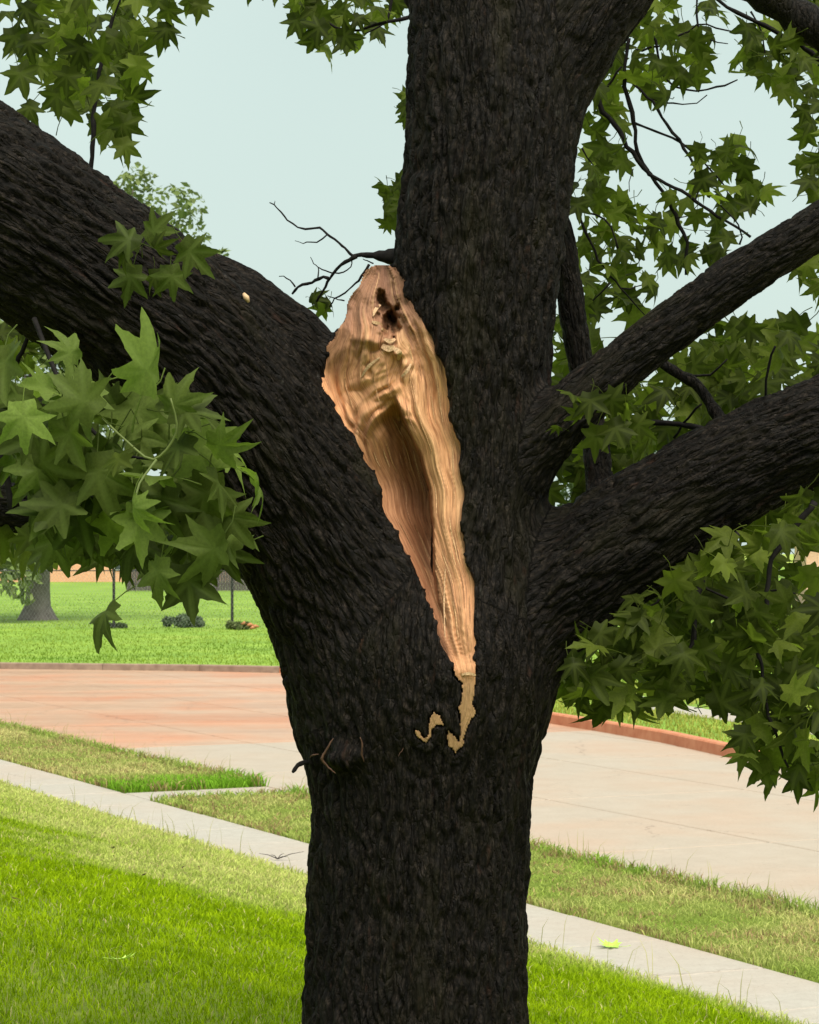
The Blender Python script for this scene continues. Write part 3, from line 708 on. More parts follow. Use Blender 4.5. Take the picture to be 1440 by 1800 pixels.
SD[i0[0]:i1[0], :, i0[2]:i1[2]] = np.maximum(blk, -cav.astype(np.float32))

# ---- surface nets
def surface_nets(D):
    neg = D < 0
    cnt = np.zeros((NX - 1, NY - 1, NZ - 1), np.int8)
    for dx in (0, 1):
        for dy in (0, 1):
            for dz in (0, 1):
                cnt += neg[dx:NX - 1 + dx, dy:NY - 1 + dy, dz:NZ - 1 + dz]
    act = (cnt > 0) & (cnt < 8)
    ci = np.argwhere(act); vid = np.full(act.shape, -1, np.int32); vid[act] = np.arange(len(ci))
    acc = np.zeros((len(ci), 3)); nn = np.zeros(len(ci))
    corners = [(a, b, c) for a in (0, 1) for b in (0, 1) for c in (0, 1)]
    for a in corners:
        for ax in range(3):
            if a[ax]: continue
            b = list(a); b[ax] = 1
            va = D[ci[:, 0] + a[0], ci[:, 1] + a[1], ci[:, 2] + a[2]]; vb = D[ci[:, 0] + b[0], ci[:, 1] + b[1], ci[:, 2] + b[2]]
            cr = (va < 0) != (vb < 0)
            t = np.where(cr, va / np.where(cr, va - vb, 1), 0)
            p = np.array(a, float)[None] + 0.0 * t[:, None]; p = np.repeat(p, 1, 0) if len(p) == len(ci) else np.tile(p, (len(ci), 1))
            p[:, ax] = t
            acc += np.where(cr[:, None], p, 0); nn += cr
    V = LO + VOX * (ci + acc / nn[:, None])
    Q = []
    for ax in range(3):
        o1, o2 = (ax + 1) % 3, (ax + 2) % 3
        sl0 = [slice(1, None)] * 3; sl1 = [slice(1, None)] * 3
        sl0[ax] = slice(0, -1); sl1[ax] = slice(1, None)
        a, b = neg[tuple(sl0)], neg[tuple(sl1)]
        e = np.argwhere(a != b); 
        base = e.copy(); base[:, o1] += 1; base[:, o2] += 1
        ok = (base[:, o1] < [NX, NY, NZ][o1] - 1) & (base[:, o2] < [NX, NY, NZ][o2] - 1)
        e, base = e[ok], base[ok]
        def cid(d1, d2):
            c = base.copy(); c[:, o1] += d1; c[:, o2] += d2; return vid[c[:, 0], c[:, 1], c[:, 2]]
        q = np.stack([cid(-1, -1), cid(0, -1), cid(0, 0), cid(-1, 0)], 1)
        fl_ = a[e[:, 0], e[:, 1], e[:, 2]]
        q = np.where(fl_[:, None], q, q[:, ::-1]); Q.append(q)
    Q = np.concatenate(Q); Q = Q[(Q >= 0).all(1)]
    return V, Q
SV, SQ = surface_nets(SD)
me0 = mesh_np('bark_base', SV, SQ)
ob0 = bpy.data.objects.new('bark_base', me0); C.objects.link(ob0)
md = ob0.modifiers.new('s', 'SUBSURF'); md.levels = 1; md.render_levels = 1
dg = bpy.context.evaluated_depsgraph_get(); ev = ob0.evaluated_get(dg).to_mesh()
nv = len(ev.vertices); BV = np.empty(nv * 3, np.float32); ev.vertices.foreach_get('co', BV); BV = BV.reshape(-1, 3).astype(float)
BN = np.empty(nv * 3, np.float32); ev.vertices.foreach_get('normal', BN); BN = BN.reshape(-1, 3).astype(float)
BQ = np.empty(len(ev.loops), np.int32); ev.loops.foreach_get('vertex_index', BQ); BQ = BQ.reshape(-1, 4)
ob0.evaluated_get(dg).to_mesh_clear(); bpy.data.objects.remove(ob0); bpy.data.meshes.remove(me0)
print('bark verts', nv)
# ---- bark relief following each limb
def chain_coords(p, pts, rad):
    n = len(pts); T = np.gradient(pts, axis=0); T /= np.linalg.norm(T, axis=1)[:, None]
    Nn = np.zeros_like(pts); v = np.cross(T[0], [0, 1, 0]); v /= np.linalg.norm(v)
    for i in range(n):
        v = v - T[i] * (v @ T[i]); v /= np.linalg.norm(v); Nn[i] = v
    arc = np.r_[0, np.cumsum(np.linalg.norm(np.diff(pts, axis=0), axis=1))]
    best = np.full(len(p), 9.0); ax_ = np.full(len(p), 9.0); bi = np.zeros(len(p), int); bt = np.zeros(len(p)); ds, vs = [], []
    for i in range(n - 1):
        e = pts[i + 1] - pts[i]; tu = ((p - pts[i]) @ e) / (e @ e); t = np.clip(tu, 0, 1)
        da = np.linalg.norm(p - pts[i] - t[:, None] * e, axis=1)
        best = np.minimum(best, da - (rad[i] + (rad[i + 1] - rad[i]) * t))
        te = np.minimum(tu, 1) if i == 0 else (np.maximum(tu, 0) if i == n - 2 else t)
        m_ = da < ax_; ax_ = np.where(m_, da, ax_); bi = np.where(m_, i, bi); bt = np.where(m_, te, bt)
        ds.append(da.astype(np.float32)); vs.append((arc[i] + np.clip(tu, -9 if i == 0 else -1, 9 if i == n - 2 else 2) * (arc[i + 1] - arc[i])).astype(np.float32))
    ws = np.exp(-(np.array(ds) - ax_[None]) / .012); v = (ws * np.array(vs)).sum(0) / ws.sum(0)
    lerp = lambda A: A[bi] * (1 - bt)[:, None] + A[bi + 1] * bt[:, None]
    c = lerp(pts); nn = lerp(Nn); tt = lerp(T); bn = np.cross(tt, nn)
    q = p - c; a = np.arctan2((q * bn).sum(1), (q * nn).sum(1))
    return best, a, v
dist, coords = [], []
keys = list(LIMBS)
for k in keys:
    d, a, v = chain_coords(BV, *CH[k]); dist.append(d); coords.append((a, v))
dist = np.array(dist); W = np.exp(-np.clip(dist - dist.min(0), 0, 1) / 0.022); W[W < .03] = 0; W /= W.sum(0)
Hh = np.zeros(nv); PLT = np.zeros(nv)
for i, k in enumerate(keys):
    s = W[i] > 0
    if not s.any(): continue
    a, v = coords[i][0][s], coords[i][1][s]; r0 = float(np.median(CH[k][1]))
    big = min(1.0, r0 / .22)
    cw, cl = 0.028 * (.6 + .4 * big), 0.20 * (.6 + .4 * big)
    q = np.stack([np.cos(a) * r0 / cw, np.sin(a) * r0 / cw, v / cl], 1)
    wq = np.stack([fbm(q * np.array([.35, .35, 1.3]) + 5, 3, 51), fbm(q * np.array([.35, .35, 1.3]) + 9, 3, 52), fbm(q * .7, 2, 53)], 1) - .5
    f1, f2, idv = worley(q + wq * np.array([2.6, 2.6, 1.6]), 60 + i)
    pl = sstep(0.0, 0.38, f2 - f1)
    g = np.stack([np.cos(a) * r0 / .0095, np.sin(a) * r0 / .0095, v / .021], 1)
    fine = fbm(g + wq * 2, 3, 90)
    med = fbm(np.stack([np.cos(a) * r0 / .09, np.sin(a) * r0 / .09, v / .26], 1), 3, 95)
    rug = fbm(np.stack([np.cos(a) * r0 / .035, np.sin(a) * r0 / .035, v / .10], 1) + wq, 3, 97)
    amp = 0.30 + .70 * big
    h = amp * (0.0145 * (pl - .62) * (.25 + 1.2 * rug) + 0.0080 * (fine - .5) + 0.024 * (med - .5) + 0.007 * (rug - .5) + 0.004 * (idv - .5))
    Hh[s] += W[i][s] * h; PLT[s] += W[i][s] * np.clip(.35 * idv + .65 * fine, 0, 1)
BCO = np.zeros((nv, 3)); nearest = dist.argmin(0)
for i, k in enumerate(keys):
    s_ = nearest == i; a, v = coords[i][0][s_], coords[i][1][s_]; r0 = float(np.median(CH[k][1]))
    BCO[s_] = np.stack([np.cos(a) * r0 + 3 * i, np.sin(a) * r0, v], 1)
# the ragged mouth of the wound keeps its place
bpx, bpy_ = proj(BV)
inw = (bpx > wx[0]) & (bpx < wx[-1]) & (bpy_ > wy[0]) & (bpy_ < wy[-1]) & (BV[:, 1] < 7)
fi = np.clip((bpx - wx[0]) / STEP, 0, len(wx) - 1.001); fj = np.clip((bpy_ - wy[0]) / STEP, 0, len(wy) - 1.001)
pw = np.where(inw, bil(PSD), 99); 
Hh = np.where(pw < 2, Hh * .25 - .0015, Hh)
Hh = np.where((bpy_ > 1165) & (pw < 16), np.where(pw < 1.5, -.012, .005 + .6 * np.maximum(Hh, -.003)), Hh)
BV2 = BV + BN * Hh[:, None]
whole = mesh_np('whole', BV2, BQ, True)
VN = np.empty(nv * 3, np.float32); whole.vertices.foreach_get('normal', VN); VN = VN.reshape(-1, 3); bpy.data.meshes.remove(whole)

TREE = empty('split_tree', tuple(P(736, 2010, TD)))
tag(TREE, 'big dark-barked tree split at its fork, showing pale torn wood', 'tree')
part_names = ['trunk', 'limb', 'upright_limb', 'right_limb', 'mid_limb', 'back_branch', 'low_branch']
own = np.array([part_names.index(PARTOF[k]) for k in keys])[dist.argmin(0)]
fown = np.array([own[BQ[:, j]] for j in range(4)]); fown = np.where(fown[0] == fown[2], fown[0], fown.min(0))
nice = {'right_limb': 'limb', 'mid_limb': 'limb', 'back_branch': 'branch', 'low_branch': 'branch', 'upright_limb': 'limb'}
for pi, pn in enumerate(part_names):
    f = BQ[fown == pi]
    if not len(f): continue
    u, inv = np.unique(f, return_inverse=True); f2 = inv.reshape(f.shape)
    me = mesh_np(pn, BV2[u], f2, True); a_ = me.attributes.new('bco', 'FLOAT_VECTOR', 'POINT'); a_.data.foreach_set('vector', BCO[u].astype(np.float32).ravel())
    o = link(nice.get(pn, pn), me, BARK, TREE)
    me.normals_split_custom_set_from_vertices([tuple(map(float, x)) for x in VN[u]])
# ---- the torn wood itself
ext = PSD < 9
valid = ext & hit & ((WY < 1172) | (PSD0 < 0.4))
valid &= ~((WY < 575) & (PSD > 3.5))
i2 = -np.ones(WX.shape, int); i2[valid] = np.arange(valid.sum())
pw3 = (np.array([0, 0, HC]) + RAY * DW[..., None])
q = np.stack([i2[:-1, :-1], i2[:-1, 1:], i2[1:, 1:], i2[1:, :-1]], -1).reshape(-1, 4); q = q[(q >= 0).all(1)]
Wv = pw3[valid]; nW = len(Wv)
back = Wv + np.array([0, 0.035, 0])
# closed sheet: front, back, rim
ed = np.concatenate([q[:, [0, 1]], q[:, [1, 2]], q[:, [2, 3]], q[:, [3, 0]]]); key = np.sort(ed, 1)
_, ix, ct = np.unique(key[:, 0] * nW + key[:, 1], return_index=True, return_counts=True)
be = ed[ix[ct == 1]]
rim = np.stack([be[:, 1], be[:, 0], be[:, 0] + nW, be[:, 1] + nW], 1)
me = mesh_np('exposed_wood', np.r_[Wv, back], np.concatenate([q, q[:, ::-1] + nW, rim]), True)
tv, xv, yv = Tt[valid], WX[valid], WY[valid]
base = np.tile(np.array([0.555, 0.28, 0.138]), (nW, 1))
heart_shade = np.array([0.30, 0.125, 0.062]); pale = np.array([0.64, 0.39, 0.20]); old = np.array([0.15, 0.072, 0.048])
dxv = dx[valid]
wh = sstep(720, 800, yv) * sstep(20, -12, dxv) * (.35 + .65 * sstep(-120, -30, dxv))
base = base * (1 - .75 * wh[:, None]) + heart_shade * .75 * wh[:, None]  # hollow: redder heartwood, with its shade darkened into the vertex colour
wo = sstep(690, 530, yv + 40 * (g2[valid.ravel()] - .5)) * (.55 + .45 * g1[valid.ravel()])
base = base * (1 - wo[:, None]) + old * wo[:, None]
wp = sstep(1180, 1215, yv); base = base * (1 - wp[:, None]) + np.array([.46, .27, .135]) * wp[:, None]
stre = sstep(.55, .85, g2[valid.ravel()]); base = base * (1 - .4 * stre[:, None]) + pale * .4 * stre[:, None]
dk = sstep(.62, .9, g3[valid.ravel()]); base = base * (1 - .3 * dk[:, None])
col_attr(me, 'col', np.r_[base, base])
fib = np.c_[tv * 34 + warp[valid.ravel()] * (1 + 4 * sstep(880, 660, yv)) + arch[valid.ravel()] * 10, yv / 55, np.zeros(nW)]
a_ = me.attributes.new('fib', 'FLOAT_VECTOR', 'POINT'); a_.data.foreach_set('vector', np.r_[fib, fib].astype(np.float32).ravel())
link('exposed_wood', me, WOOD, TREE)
def wood_depth(x, y):
    a = int(np.clip((x - wx[0]) / STEP, 0, len(wx) - 1)); b_ = int(np.clip((y - wy[0]) / STEP, 0, len(wy) - 1)); return DW[a, b_]
# splinters and curled shavings
def splinter(pts, w, th=0.003, mat=WOOD, name='splinter', col=(.58, .38, .22)):
    """pts: pixel x, y, lift towards the viewer in metres; a curved strip with thickness"""
    pp = np.array([P(x, y, wood_depth(x, y) - lift) for x, y, lift in pts]); pp, ww = resample(pp, np.array(w) * TD / F, .006)
    V, Fc = [], []
    for i, p_ in enumerate(pp):
        t = pp[min(i + 1, len(pp) - 1)] - pp[max(i - 1, 0)]; t /= np.linalg.norm(t)
        s_ = np.cross(t, [0, 1, 0]); s_ /= np.linalg.norm(s_) + 1e-9; nn = np.cross(s_, t)
        for sg, tn in ((-1, 1), (1, 1), (1, -1), (-1, -1)): V.append(p_ + s_ * sg * ww[i] + nn * tn * th / 2)
    for i in range(len(pp) - 1):
        for k in range(4):
            a, b_ = i * 4 + k, i * 4 + (k + 1) % 4; Fc.append([a, b_, b_ + 4, a + 4])
    Fc += [[3, 2, 1, 0], [len(V) - 4 + k for k in range(4)]]
    me = mesh_np(name, V, Fc, False)
    col_attr(me, 'col', np.tile(np.array([col]), (len(V), 1)))
    a_ = me.attributes.new('fib', 'FLOAT_VECTOR', 'POINT'); a_.data.foreach_set('vector', (np.array(V) * 200).astype(np.float32).ravel())
    return link(name, me, mat, TREE)
for pts, w in (([(672, 608, .01), (684, 613, .022), (694, 610, .02)], [4, 5.5, 3]), ([(692, 612, .012), (702, 620, .024), (700, 632, .02)], [3, 5, 2]),
               ([(672, 578, .01), (680, 584, .018), (690, 583, .012)], [2, 4, 2]), ([(654, 566, .006), (664, 568, .012), (672, 572, .008)], [2, 3, 1]),
               ([(676, 596, .008), (686, 600, .016), (694, 596, .012)], [2, 4, 2]), ([(668, 536, .008), (660, 545, .012), (656, 556, .006)], [2, 3, 1]),
               ([(722, 640, .004), (716, 652, .014), (706, 662, .008)], [1.5, 3, 1.5]), ([(636, 662, .002), (648, 644, .012), (668, 628, .006)], [1, 3, 1]),
               ([(783, 1000, .003), (781, 1060, .008), (783, 1130, .002)], [.5, 1.3, .5]), ([(812, 1186, .004), (824, 1184, .010), (836, 1187, .004)], [1.5, 2.6, 1.5])):
    splinter(pts, w)
for k in range(46):                                   # loose fibres lifting from the grain
    yy = random.uniform(600, 1120); j = int((yy - wy[0]) / STEP); tt_ = random.uniform(.08, .95); ln_ = random.uniform(24, 80)
    pts = []
    for q_ in range(4):
        y_ = yy + (q_ / 3 - .5) * ln_; j = int(np.clip((y_ - wy[0]) / STEP, 0, len(wy) - 1)); pts.append((XLs[j] + tt_ * (XRs[j] - XLs[j]), y_, (.001, .003, .005, random.uniform(.006, .014))[q_ if k % 2 else 3 - q_]))
    splinter(pts, [.3, .8, .8, .25], .0012, col=[(.50, .28, .14), (.58, .36, .19), (.38, .19, .10)][k % 3])

# ------------------------------------------------------------------ small parts of the tree
def px_tube(pts, rad_px, Y0, Y1, mat, name, n=6, step=.02, jag=0.0):
    """pixel polyline with distance running from Y0 to Y1"""
    k = len(pts); Ys = np.linspace(Y0, Y1, k)
    pp = np.array([P(x, y, Y) for (x, y), Y in zip(pts, Ys)]); rr = np.interp(np.linspace(0, 1, k), np.linspace(0, 1, len(rad_px)), rad_px) * (Y0 + Y1) / 2 / F
    pp, rr = resample(pp, rr, step)
    if jag:
        pp[1:-1] += RNG.normal(0, jag, (len(pp) - 2, 3)); rr = rr * RNG.uniform(.85, 1.2, len(rr))
    V, Fc = [], []; tube(V, Fc, pp, rr, n)
    me = mesh_np(name, V, Fc, True)
    if mat is BARK: a_ = me.attributes.new('bco', 'FLOAT_VECTOR', 'POINT'); a_.data.foreach_set('vector', np.array(V, np.float32).ravel())
    return link(name, me, mat, TREE)
d7 = lambda *p: [(440 + x * .1944, 320 + y * .1944) for x, y in p]
d6 = lambda *p: [(960 + x / 3, y / 3) for x, y in p]
dr = lambda *p: [(900 + x * .375, 560 + y * .375) for x, y in p]
d8 = lambda *p: [(900 + x * .3888, 1100 + y * .3888) for x, y in p]
DEAD = [(d7((1500, 690), (1330, 680), (1210, 672), (1110, 662), (1000, 655), (930, 668), (860, 600), (700, 470), (625, 415), (500, 425), (430, 405), (340, 340), (215, 205), (175, 185)), (22, 14, 7, 4.2, 2.4, 2.2, 2.0, 1.8, 1.5, 1.2, .8)),
        (d7((690, 480), (600, 540), (510, 540), (480, 550), (405, 530)), (1.4, 1, .6)), (d7((215, 205), (222, 170)), (.9, .5)),
        (d7((960, 668), (860, 725), (780, 790), (720, 870), (655, 985), (600, 1080)), (4.2, 2.8, 2.4, 2)),
        (d7((705, 870), (660, 855), (590, 890), (560, 915), (470, 925), (400, 975), (380, 1010)), (3, 2.6, 2.2)),
        (d7((405, 945), (360, 890), (300, 855), (262, 852)), (1.5, .8)), (d7((612, 865), (615, 770), (575, 740), (545, 678)), (1.2, .9, .5)),
        (d7((740, 822), (650, 790), (612, 768)), (1.3, .9)), (d7((770, 822), (840, 815), (910, 765), (918, 710)), (1.2, 1.2)),
        (d7((1075, 745), (1030, 820), (980, 890), (920, 940), (860, 1000), (760, 1052), (745, 1090), (715, 1125)), (3, 1.7, 1.3, 1)),
        (d7((850, 1072), (760, 1052), (700, 1028)), (1.2, .8)), (d7((1110, 735), (1060, 710), (1020, 695)), (1.4, .6))]
for pts, r in DEAD: px_tube(pts, r, 6.78, 6.84, TWIG, 'twig', 6, .012, .0008)
TW = [(d6((440, 200), (415, 400), (425, 500), (470, 640), (480, 800), (540, 900)), (3.2, 4, 3.2), 7.4), (d6((250, 400), (260, 480), (300, 590), (390, 690), (430, 770), (520, 880), (620, 1010), (680, 1130), (740, 1280), (740, 1450)), (4, 4.6, 3.6, 2.6), 7.4),
      (d6((520, 880), (600, 950), (720, 1010), (830, 1090), (950, 1170), (1080, 1250)), (3, 3.2, 2.2), 7.4), (d6((350, 400), (450, 440), (540, 510), (640, 650), (730, 780), (780, 870), (800, 1000), (790, 1050)), (2, 2.8, 1.8), 7.5),
      (d6((470, 650), (580, 690), (700, 750), (800, 830), (900, 930), (980, 1040)), (2.4, 2, 1), 7.45), (d6((540, 510), (620, 540), (720, 550), (800, 540), (850, 500)), (1.6, 1), 7.5),
      (d6((520, 140), (580, 220), (600, 340), (640, 430), (740, 470), (850, 470), (940, 450), (1010, 420)), (2.4, 2, 1.4), 7.6), (d6((470, 260), (600, 240), (700, 190), (800, 130), (900, 140), (1010, 170)), (2, 1.6, 1.2), 7.6),
      (d6((800, -60), (800, 130), (850, 200), (960, 230)), (2, 1), 7.6), (d6((190, 780), (250, 870), (270, 930)), (1.6, 1), 7.3), (d6((150, 1110), (260, 1130), (340, 1190), (380, 1310)), (2, 1.6), 7.2),
      (d6((170, 1130), (250, 1320), (330, 1450), (400, 1520), (520, 1660)), (2.6, 2, 1), 7.2), (d6((1080, 60), (1140, 180), (1160, 310)), (1.8, 1), 7.6), (d6((280, 500), (350, 420), (400, 350)), (2.6, 1.6), 7.4),
      (d6((840, -60), (960, 40), (1100, 110), (1250, 180), (1400, 280), (1480, 360)), (3, 4, 4.5), 7.5), (d6((1020, 1290), (1025, 1250), (1010, 1180), (850, 1000)), (2, 1), 7.3), (d6((340, 1490), (290, 1550), (230, 1600)), (2, 1), 7.2), (d6((400, 1520), (480, 1510), (560, 1490)), (1.6, .8), 7.2),
      (d6((690, 1150), (760, 1140), (800, 1080)), (1.2, .8), 7.4), (d6((460, 890), (450, 960), (440, 1010)), (1, .6), 7.4),
      (dr((635, 485), (740, 490), (880, 515), (930, 530)), (5, 5.5), 6.9), (dr((1235, 130), (1200, 230), (1190, 350), (1190, 420)), (2, 2.4), 6.75), (dr((830, 270), (930, 260), (1010, 190)), (2.4, 1.4), 6.9), (dr((760, 560), (830, 460), (890, 400)), (2.2, 2), 6.9),
      (dr((1420, 860), (1360, 930), (1310, 1000), (1240, 1090), (1200, 1230), (1190, 1400), (1150, 1590)) + d8((1120, 150), (1150, 350), (1190, 500), (1250, 640)), (6, 5, 4.5, 4, 3, 2), 6.45), (dr((1060, 1000), (1040, 1050), (960, 1080), (910, 1160), (880, 1250), (860, 1400), (850, 1500), (800, 1600)), (5, 6, 5, 3, 2.4), 6.5),
      (dr((890, 1250), (960, 1290), (1100, 1350), (1190, 1400)), (2, 2.4), 6.5), (dr((700, 1300), (640, 1360), (540, 1410), (420, 1450)), (2.4, 1), 6.6), (dr((905, 1165), (820, 1240), (780, 1260)), (4, 1.4), 6.5),
      (d8((830, -20), (800, 110), (730, 230), (690, 300), (600, 300)), (3, 2, 1), 6.5), (d8((500, -20), (460, 150), (440, 260)), (2, 1.2), 6.6), (dr((1190, 1280), (1270, 1270), (1330, 1290)), (2, 1.4), 6.45), (d8((1040, 110), (1130, 80)), (1.6, 1.6), 6.45)]
for pts, r, Y in TW: px_tube(pts, r, Y, Y + random.uniform(-.08, .08), TWIG, 'twig', 6, .025, .0022)
px_tube([(1155, 625), (1165, 640), (1222, 676), (1262, 730), (1275, 760)], (7, 10, 11, 12), 6.85, 6.72, BARK, 'branch', 10, .02, .002)
px_tube([(1080, -240), (1240, -90), (1330, -22), (1400, 27), (1470, 76), (1560, 130)], (36, 30, 29, 28), 7.3, 7.4, BARK, 'branch', 14, .03, .002)
px_tube([(30, 640), (150, 330), (165, 190), (185, 90), (215, -30)], (4, 4.5, 4.5, 3), 6.75, 6.9, TWIG, 'twig', 6, .03, .002)
px_tube([(720, 30), (660, 45), (610, 55), (560, 30)], (3.5, 1.6), 7.15, 7.2, TWIG, 'twig', 6, .03, .002); px_tube([(690, -30), (680, 40), (640, 60)], (3, 1.2), 7.2, 7.2, TWIG, 'twig', 6, .03, .002)
# broken stub and peeling bark at the old scar
px_tube([(548, 1340), (530, 1342), (518, 1352), (515, 1357)], (5, 4, 2.4), TD - .12, TD - .15, TWIG, 'branch_stub', 7, .008, .001)
INNER = simple_mat('inner_bark', (0.045, 0.02, 0.013), (0.10, 0.05, 0.032), 40, 0.7, 0.3, 0.003)
SCAR_Y = sc0[1] - .052
for pts, w in (([(586, 1298), (574, 1318), (566, 1334), (574, 1346), (590, 1360)], (1, 3, 3.4, 2.4, .8)), ([(633, 1296), (637, 1312), (636, 1326), (640, 1340)], (1.2, 2.4, 2.6, 1)), ([(560, 1326), (550, 1327), (545, 1332)], (.8, 2.4, 1)), ([(700, 1330), (718, 1302), (723, 1299)], (.4, 1.4, .8))):
    px_tube(pts, [v * .75 for v in w], SCAR_Y, SCAR_Y + (.02 if pts[0][0] < 690 else .03), INNER, 'bark_strip', 5, .006, .0006)
def chip(x, y, Y, r, mat, nm):
    V, Fc = [], []
    tube(V, Fc, [P(x - r * .5, y - r * .8, Y), P(x, y, Y - .004), P(x + r * .45, y + r * .9, Y)], [.3 * r * TD / F, .62 * r * TD / F, .3 * r * TD / F], 7)
    return link(nm, mesh_np(nm, V, Fc, True), mat, TREE)
PALE = simple_mat('pale_wood', (0.42, 0.27, 0.15), (0.62, 0.44, 0.27), 60, 0.7, 0.2, 0.002)

# ------------------------------------------------------------------ leaves
def leaf_template(seed):
    r_ = np.random.default_rng(seed)
    half = [(0, .78), (3, .70), (7, .62), (11, .58), (14, .50), (19, .42), (24, .37), (30, .41), (36, .48), (41, .55), (46, .63), (50, .75), (54, .63), (58, .55), (62, .51), (67, .43), (75, .34), (82, .39), (88, .45), (94, .53), (99, .62), (104, .51), (111, .42), (120, .33), (129, .36), (137, .41), (143, .45), (150, .38), (160, .33), (180, .30)]
    tips = [0, 50, 99, -50, -99, 142, -142]
    jl = r_.uniform(.88, 1.12, 8); ang, rad = [], []
    full = half + [(-a, r) for a, r in half[-2:0:-1]]
    for a, r in full:
        lob = int(abs(a) // 50) * 2 + (a < 0)
        ang.append(R(a) + r_.normal(0, .018)); rad.append(r * jl[lob % 8] * r_.uniform(.97, 1.03))
    ang, rad = np.array(ang), np.array(rad); n = len(ang)
    ox, oy = np.sin(ang) * rad, np.cos(ang) * rad
    out = np.c_[ox, oy]; mid = out * .55
    xy = np.r_[[[0, 0]], mid, out]; xy[:, 1] += .36
    axd = []
    for a, r in zip(ang, rad):
        d = min(abs(math.sin(a - R(t))) * r if math.cos(a - R(t)) > 0 else 9 for t in tips[:5]); axd.append(d)
    axd = np.array(axd); vein = np.r_[0, axd * .55, axd]
    c1_, c2_, c3_, c4_ = r_.uniform(-.1, .95), r_.uniform(-.55, .6), r_.uniform(-.3, .3), r_.uniform(0, 6)
    x, y = xy[:, 0], xy[:, 1] - .36
    rr = np.hypot(x, y); th = np.arctan2(x, y)
    z = -c1_ * rr ** 2 + c2_ * np.abs(x) * .6 + c3_ * x * y * 2 + .13 * rr * np.sin(3 * th + c4_) + .10 * vein * 0.9
    V = [(*p, zz) for p, zz in zip(xy, z)]; Fc = []
    for i in range(n):
        j = (i + 1) % n
        Fc.append([0, 1 + j, 1 + i]); Fc.append([1 + i, 1 + j, 1 + n + j, 1 + n + i])
    b = len(V); pz = r_.uniform(-.25, .05)
    zb = z[1 + n + n // 2]
    tube(V, Fc, [(0, .30, z[0] - .012), (0, .02, zb - .012), (r_.uniform(-.05, .05), -.22, zb + pz * .4), (r_.uniform(-.12, .12), -.45, zb + pz)], [.009, .012, .013, .016], 4, False)
    vein = np.r_[vein, np.zeros(len(V) - b)]
    return np.array(V), Fc, vein
TPL = [leaf_template(100 + i) for i in range(14)]
def leaf_mesh(i, mat):
    V, Fc, vein = TPL[i]; me = mesh_np('leaf', V, Fc, True); flt_attr(me, 'vein', vein); flt_attr(me, 'rnd', np.zeros(len(V))); me.materials.append(mat); return me
LM = {('m', i): leaf_mesh(i, LEAF) for i in range(14)}; LM.update({('n', i): leaf_mesh(i, LEAF_NEAR) for i in range(14)})
LEAVES = []                      # matrix, template, material key, apparent size
def add_leaf(x, y, Y, size_px, dirpx, roll=None, pitch=None, key='m', flip=False):
    """x, y: pixel of the leaf base; dirpx: image direction of the tip"""
    o = Vector(P(x, y, Y)); d = Vector((dirpx[0], 0, -dirpx[1])).normalized()
    nrm = Vector((0, -1, 0)) if not flip else Vector((0, 1, 0))
    roll = random.gauss(0, 40) if roll is None else roll; pitch = random.gauss(14, 34) if pitch is None else pitch
    xx = d.cross(nrm).normalized(); M = Matrix((xx, d, nrm)).transposed()
    M = M @ Matrix.Rotation(R(roll), 3, 'Y') @ Matrix.Rotation(R(pitch) * (1 if flip else 1), 3, 'X')
    s = size_px * Y / F
    LEAVES.append((Matrix.Translation(o) @ M.to_4x4() @ Matrix.Scale(s, 4), random.randrange(14), key, size_px, x, y))
def inside(poly, x, y):
    c = False; n = len(poly)
    for i in range(n):
        ax, ay = poly[i]; bx, by = poly[i - 1]
        if (ay > y) != (by > y) and x < (bx - ax) * (y - ay) / (by - ay) + ax: c = not c
    return c
def fill(poly, n, size, Yr, mind=20, dirf=None, key='m', avoid=None, ss=.16):
    xs = [p[0] for p in poly]; ys = [p[1] for p in poly]; pts = []; tries = 0
    while len(pts) < n and tries < n * 120:
        tries += 1; x = random.uniform(min(xs), max(xs)); y = random.uniform(min(ys), max(ys))
        if not inside(poly, x, y): continue
        if avoid and avoid(x, y): continue
        if any((x - a) ** 2 + (y - b_) ** 2 < mind * mind for a, b_ in pts): mind *= .997; continue
        pts.append((x, y))
    for x, y in pts:
        a = random.gauss(90, 55) if dirf is None else dirf(x, y)
        d = (math.cos(R(a)), math.sin(R(a))); s = size * (1.2 if y > 540 else .98) * random.uniform(1 - ss, 1 + ss)
        add_leaf(x - d[0] * s * .4, y - d[1] * s * .4, random.uniform(*Yr), s, d, key=key)
# right-hand crown
fill([(1090, 0), (1255, 0), (1262, 60), (1245, 105), (1245, 140), (1195, 150), (1165, 180), (1120, 160), (1065, 125)], 40, 50, (7.2, 8.2), 17)
fill([(1045, 150), (1085, 150), (1100, 240), (1090, 330), (1110, 400), (1150, 450), (1160, 500), (1105, 575), (1020, 560), (1005, 420), (1012, 330), (1025, 260)], 56, 48, (7.1, 8.0), 16)
fill([(1110, 350), (1180, 345), (1225, 280), (1235, 225), (1290, 240), (1320, 285), (1355, 350), (1320, 385), (1260, 445), (1190, 490), (1150, 440)], 44, 48, (7.1, 8.0), 17)
fill([(1300, 40), (1440, 30), (1470, 160), (1400, 165), (1340, 160), (1305, 140), (1312, 100)], 36, 50, (7.2, 8.0), 18)
fill([(1300, -30), (1470, -30), (1470, 20), (1380, 10)], 12, 50, (7.5, 8.0), 18)
fill([(1405, 195), (1470, 185), (1470, 350), (1425, 335), (1402, 300), (1412, 240)], 17, 48, (7.0, 7.6), 18)
fill([(975, 570), (1030, 570), (1060, 640), (1100, 690), (1200, 630), (1300, 570), (1300, 740), (1150, 790), (1050, 860), (978, 830)], 110, 48, (7.1, 8.4), 15)
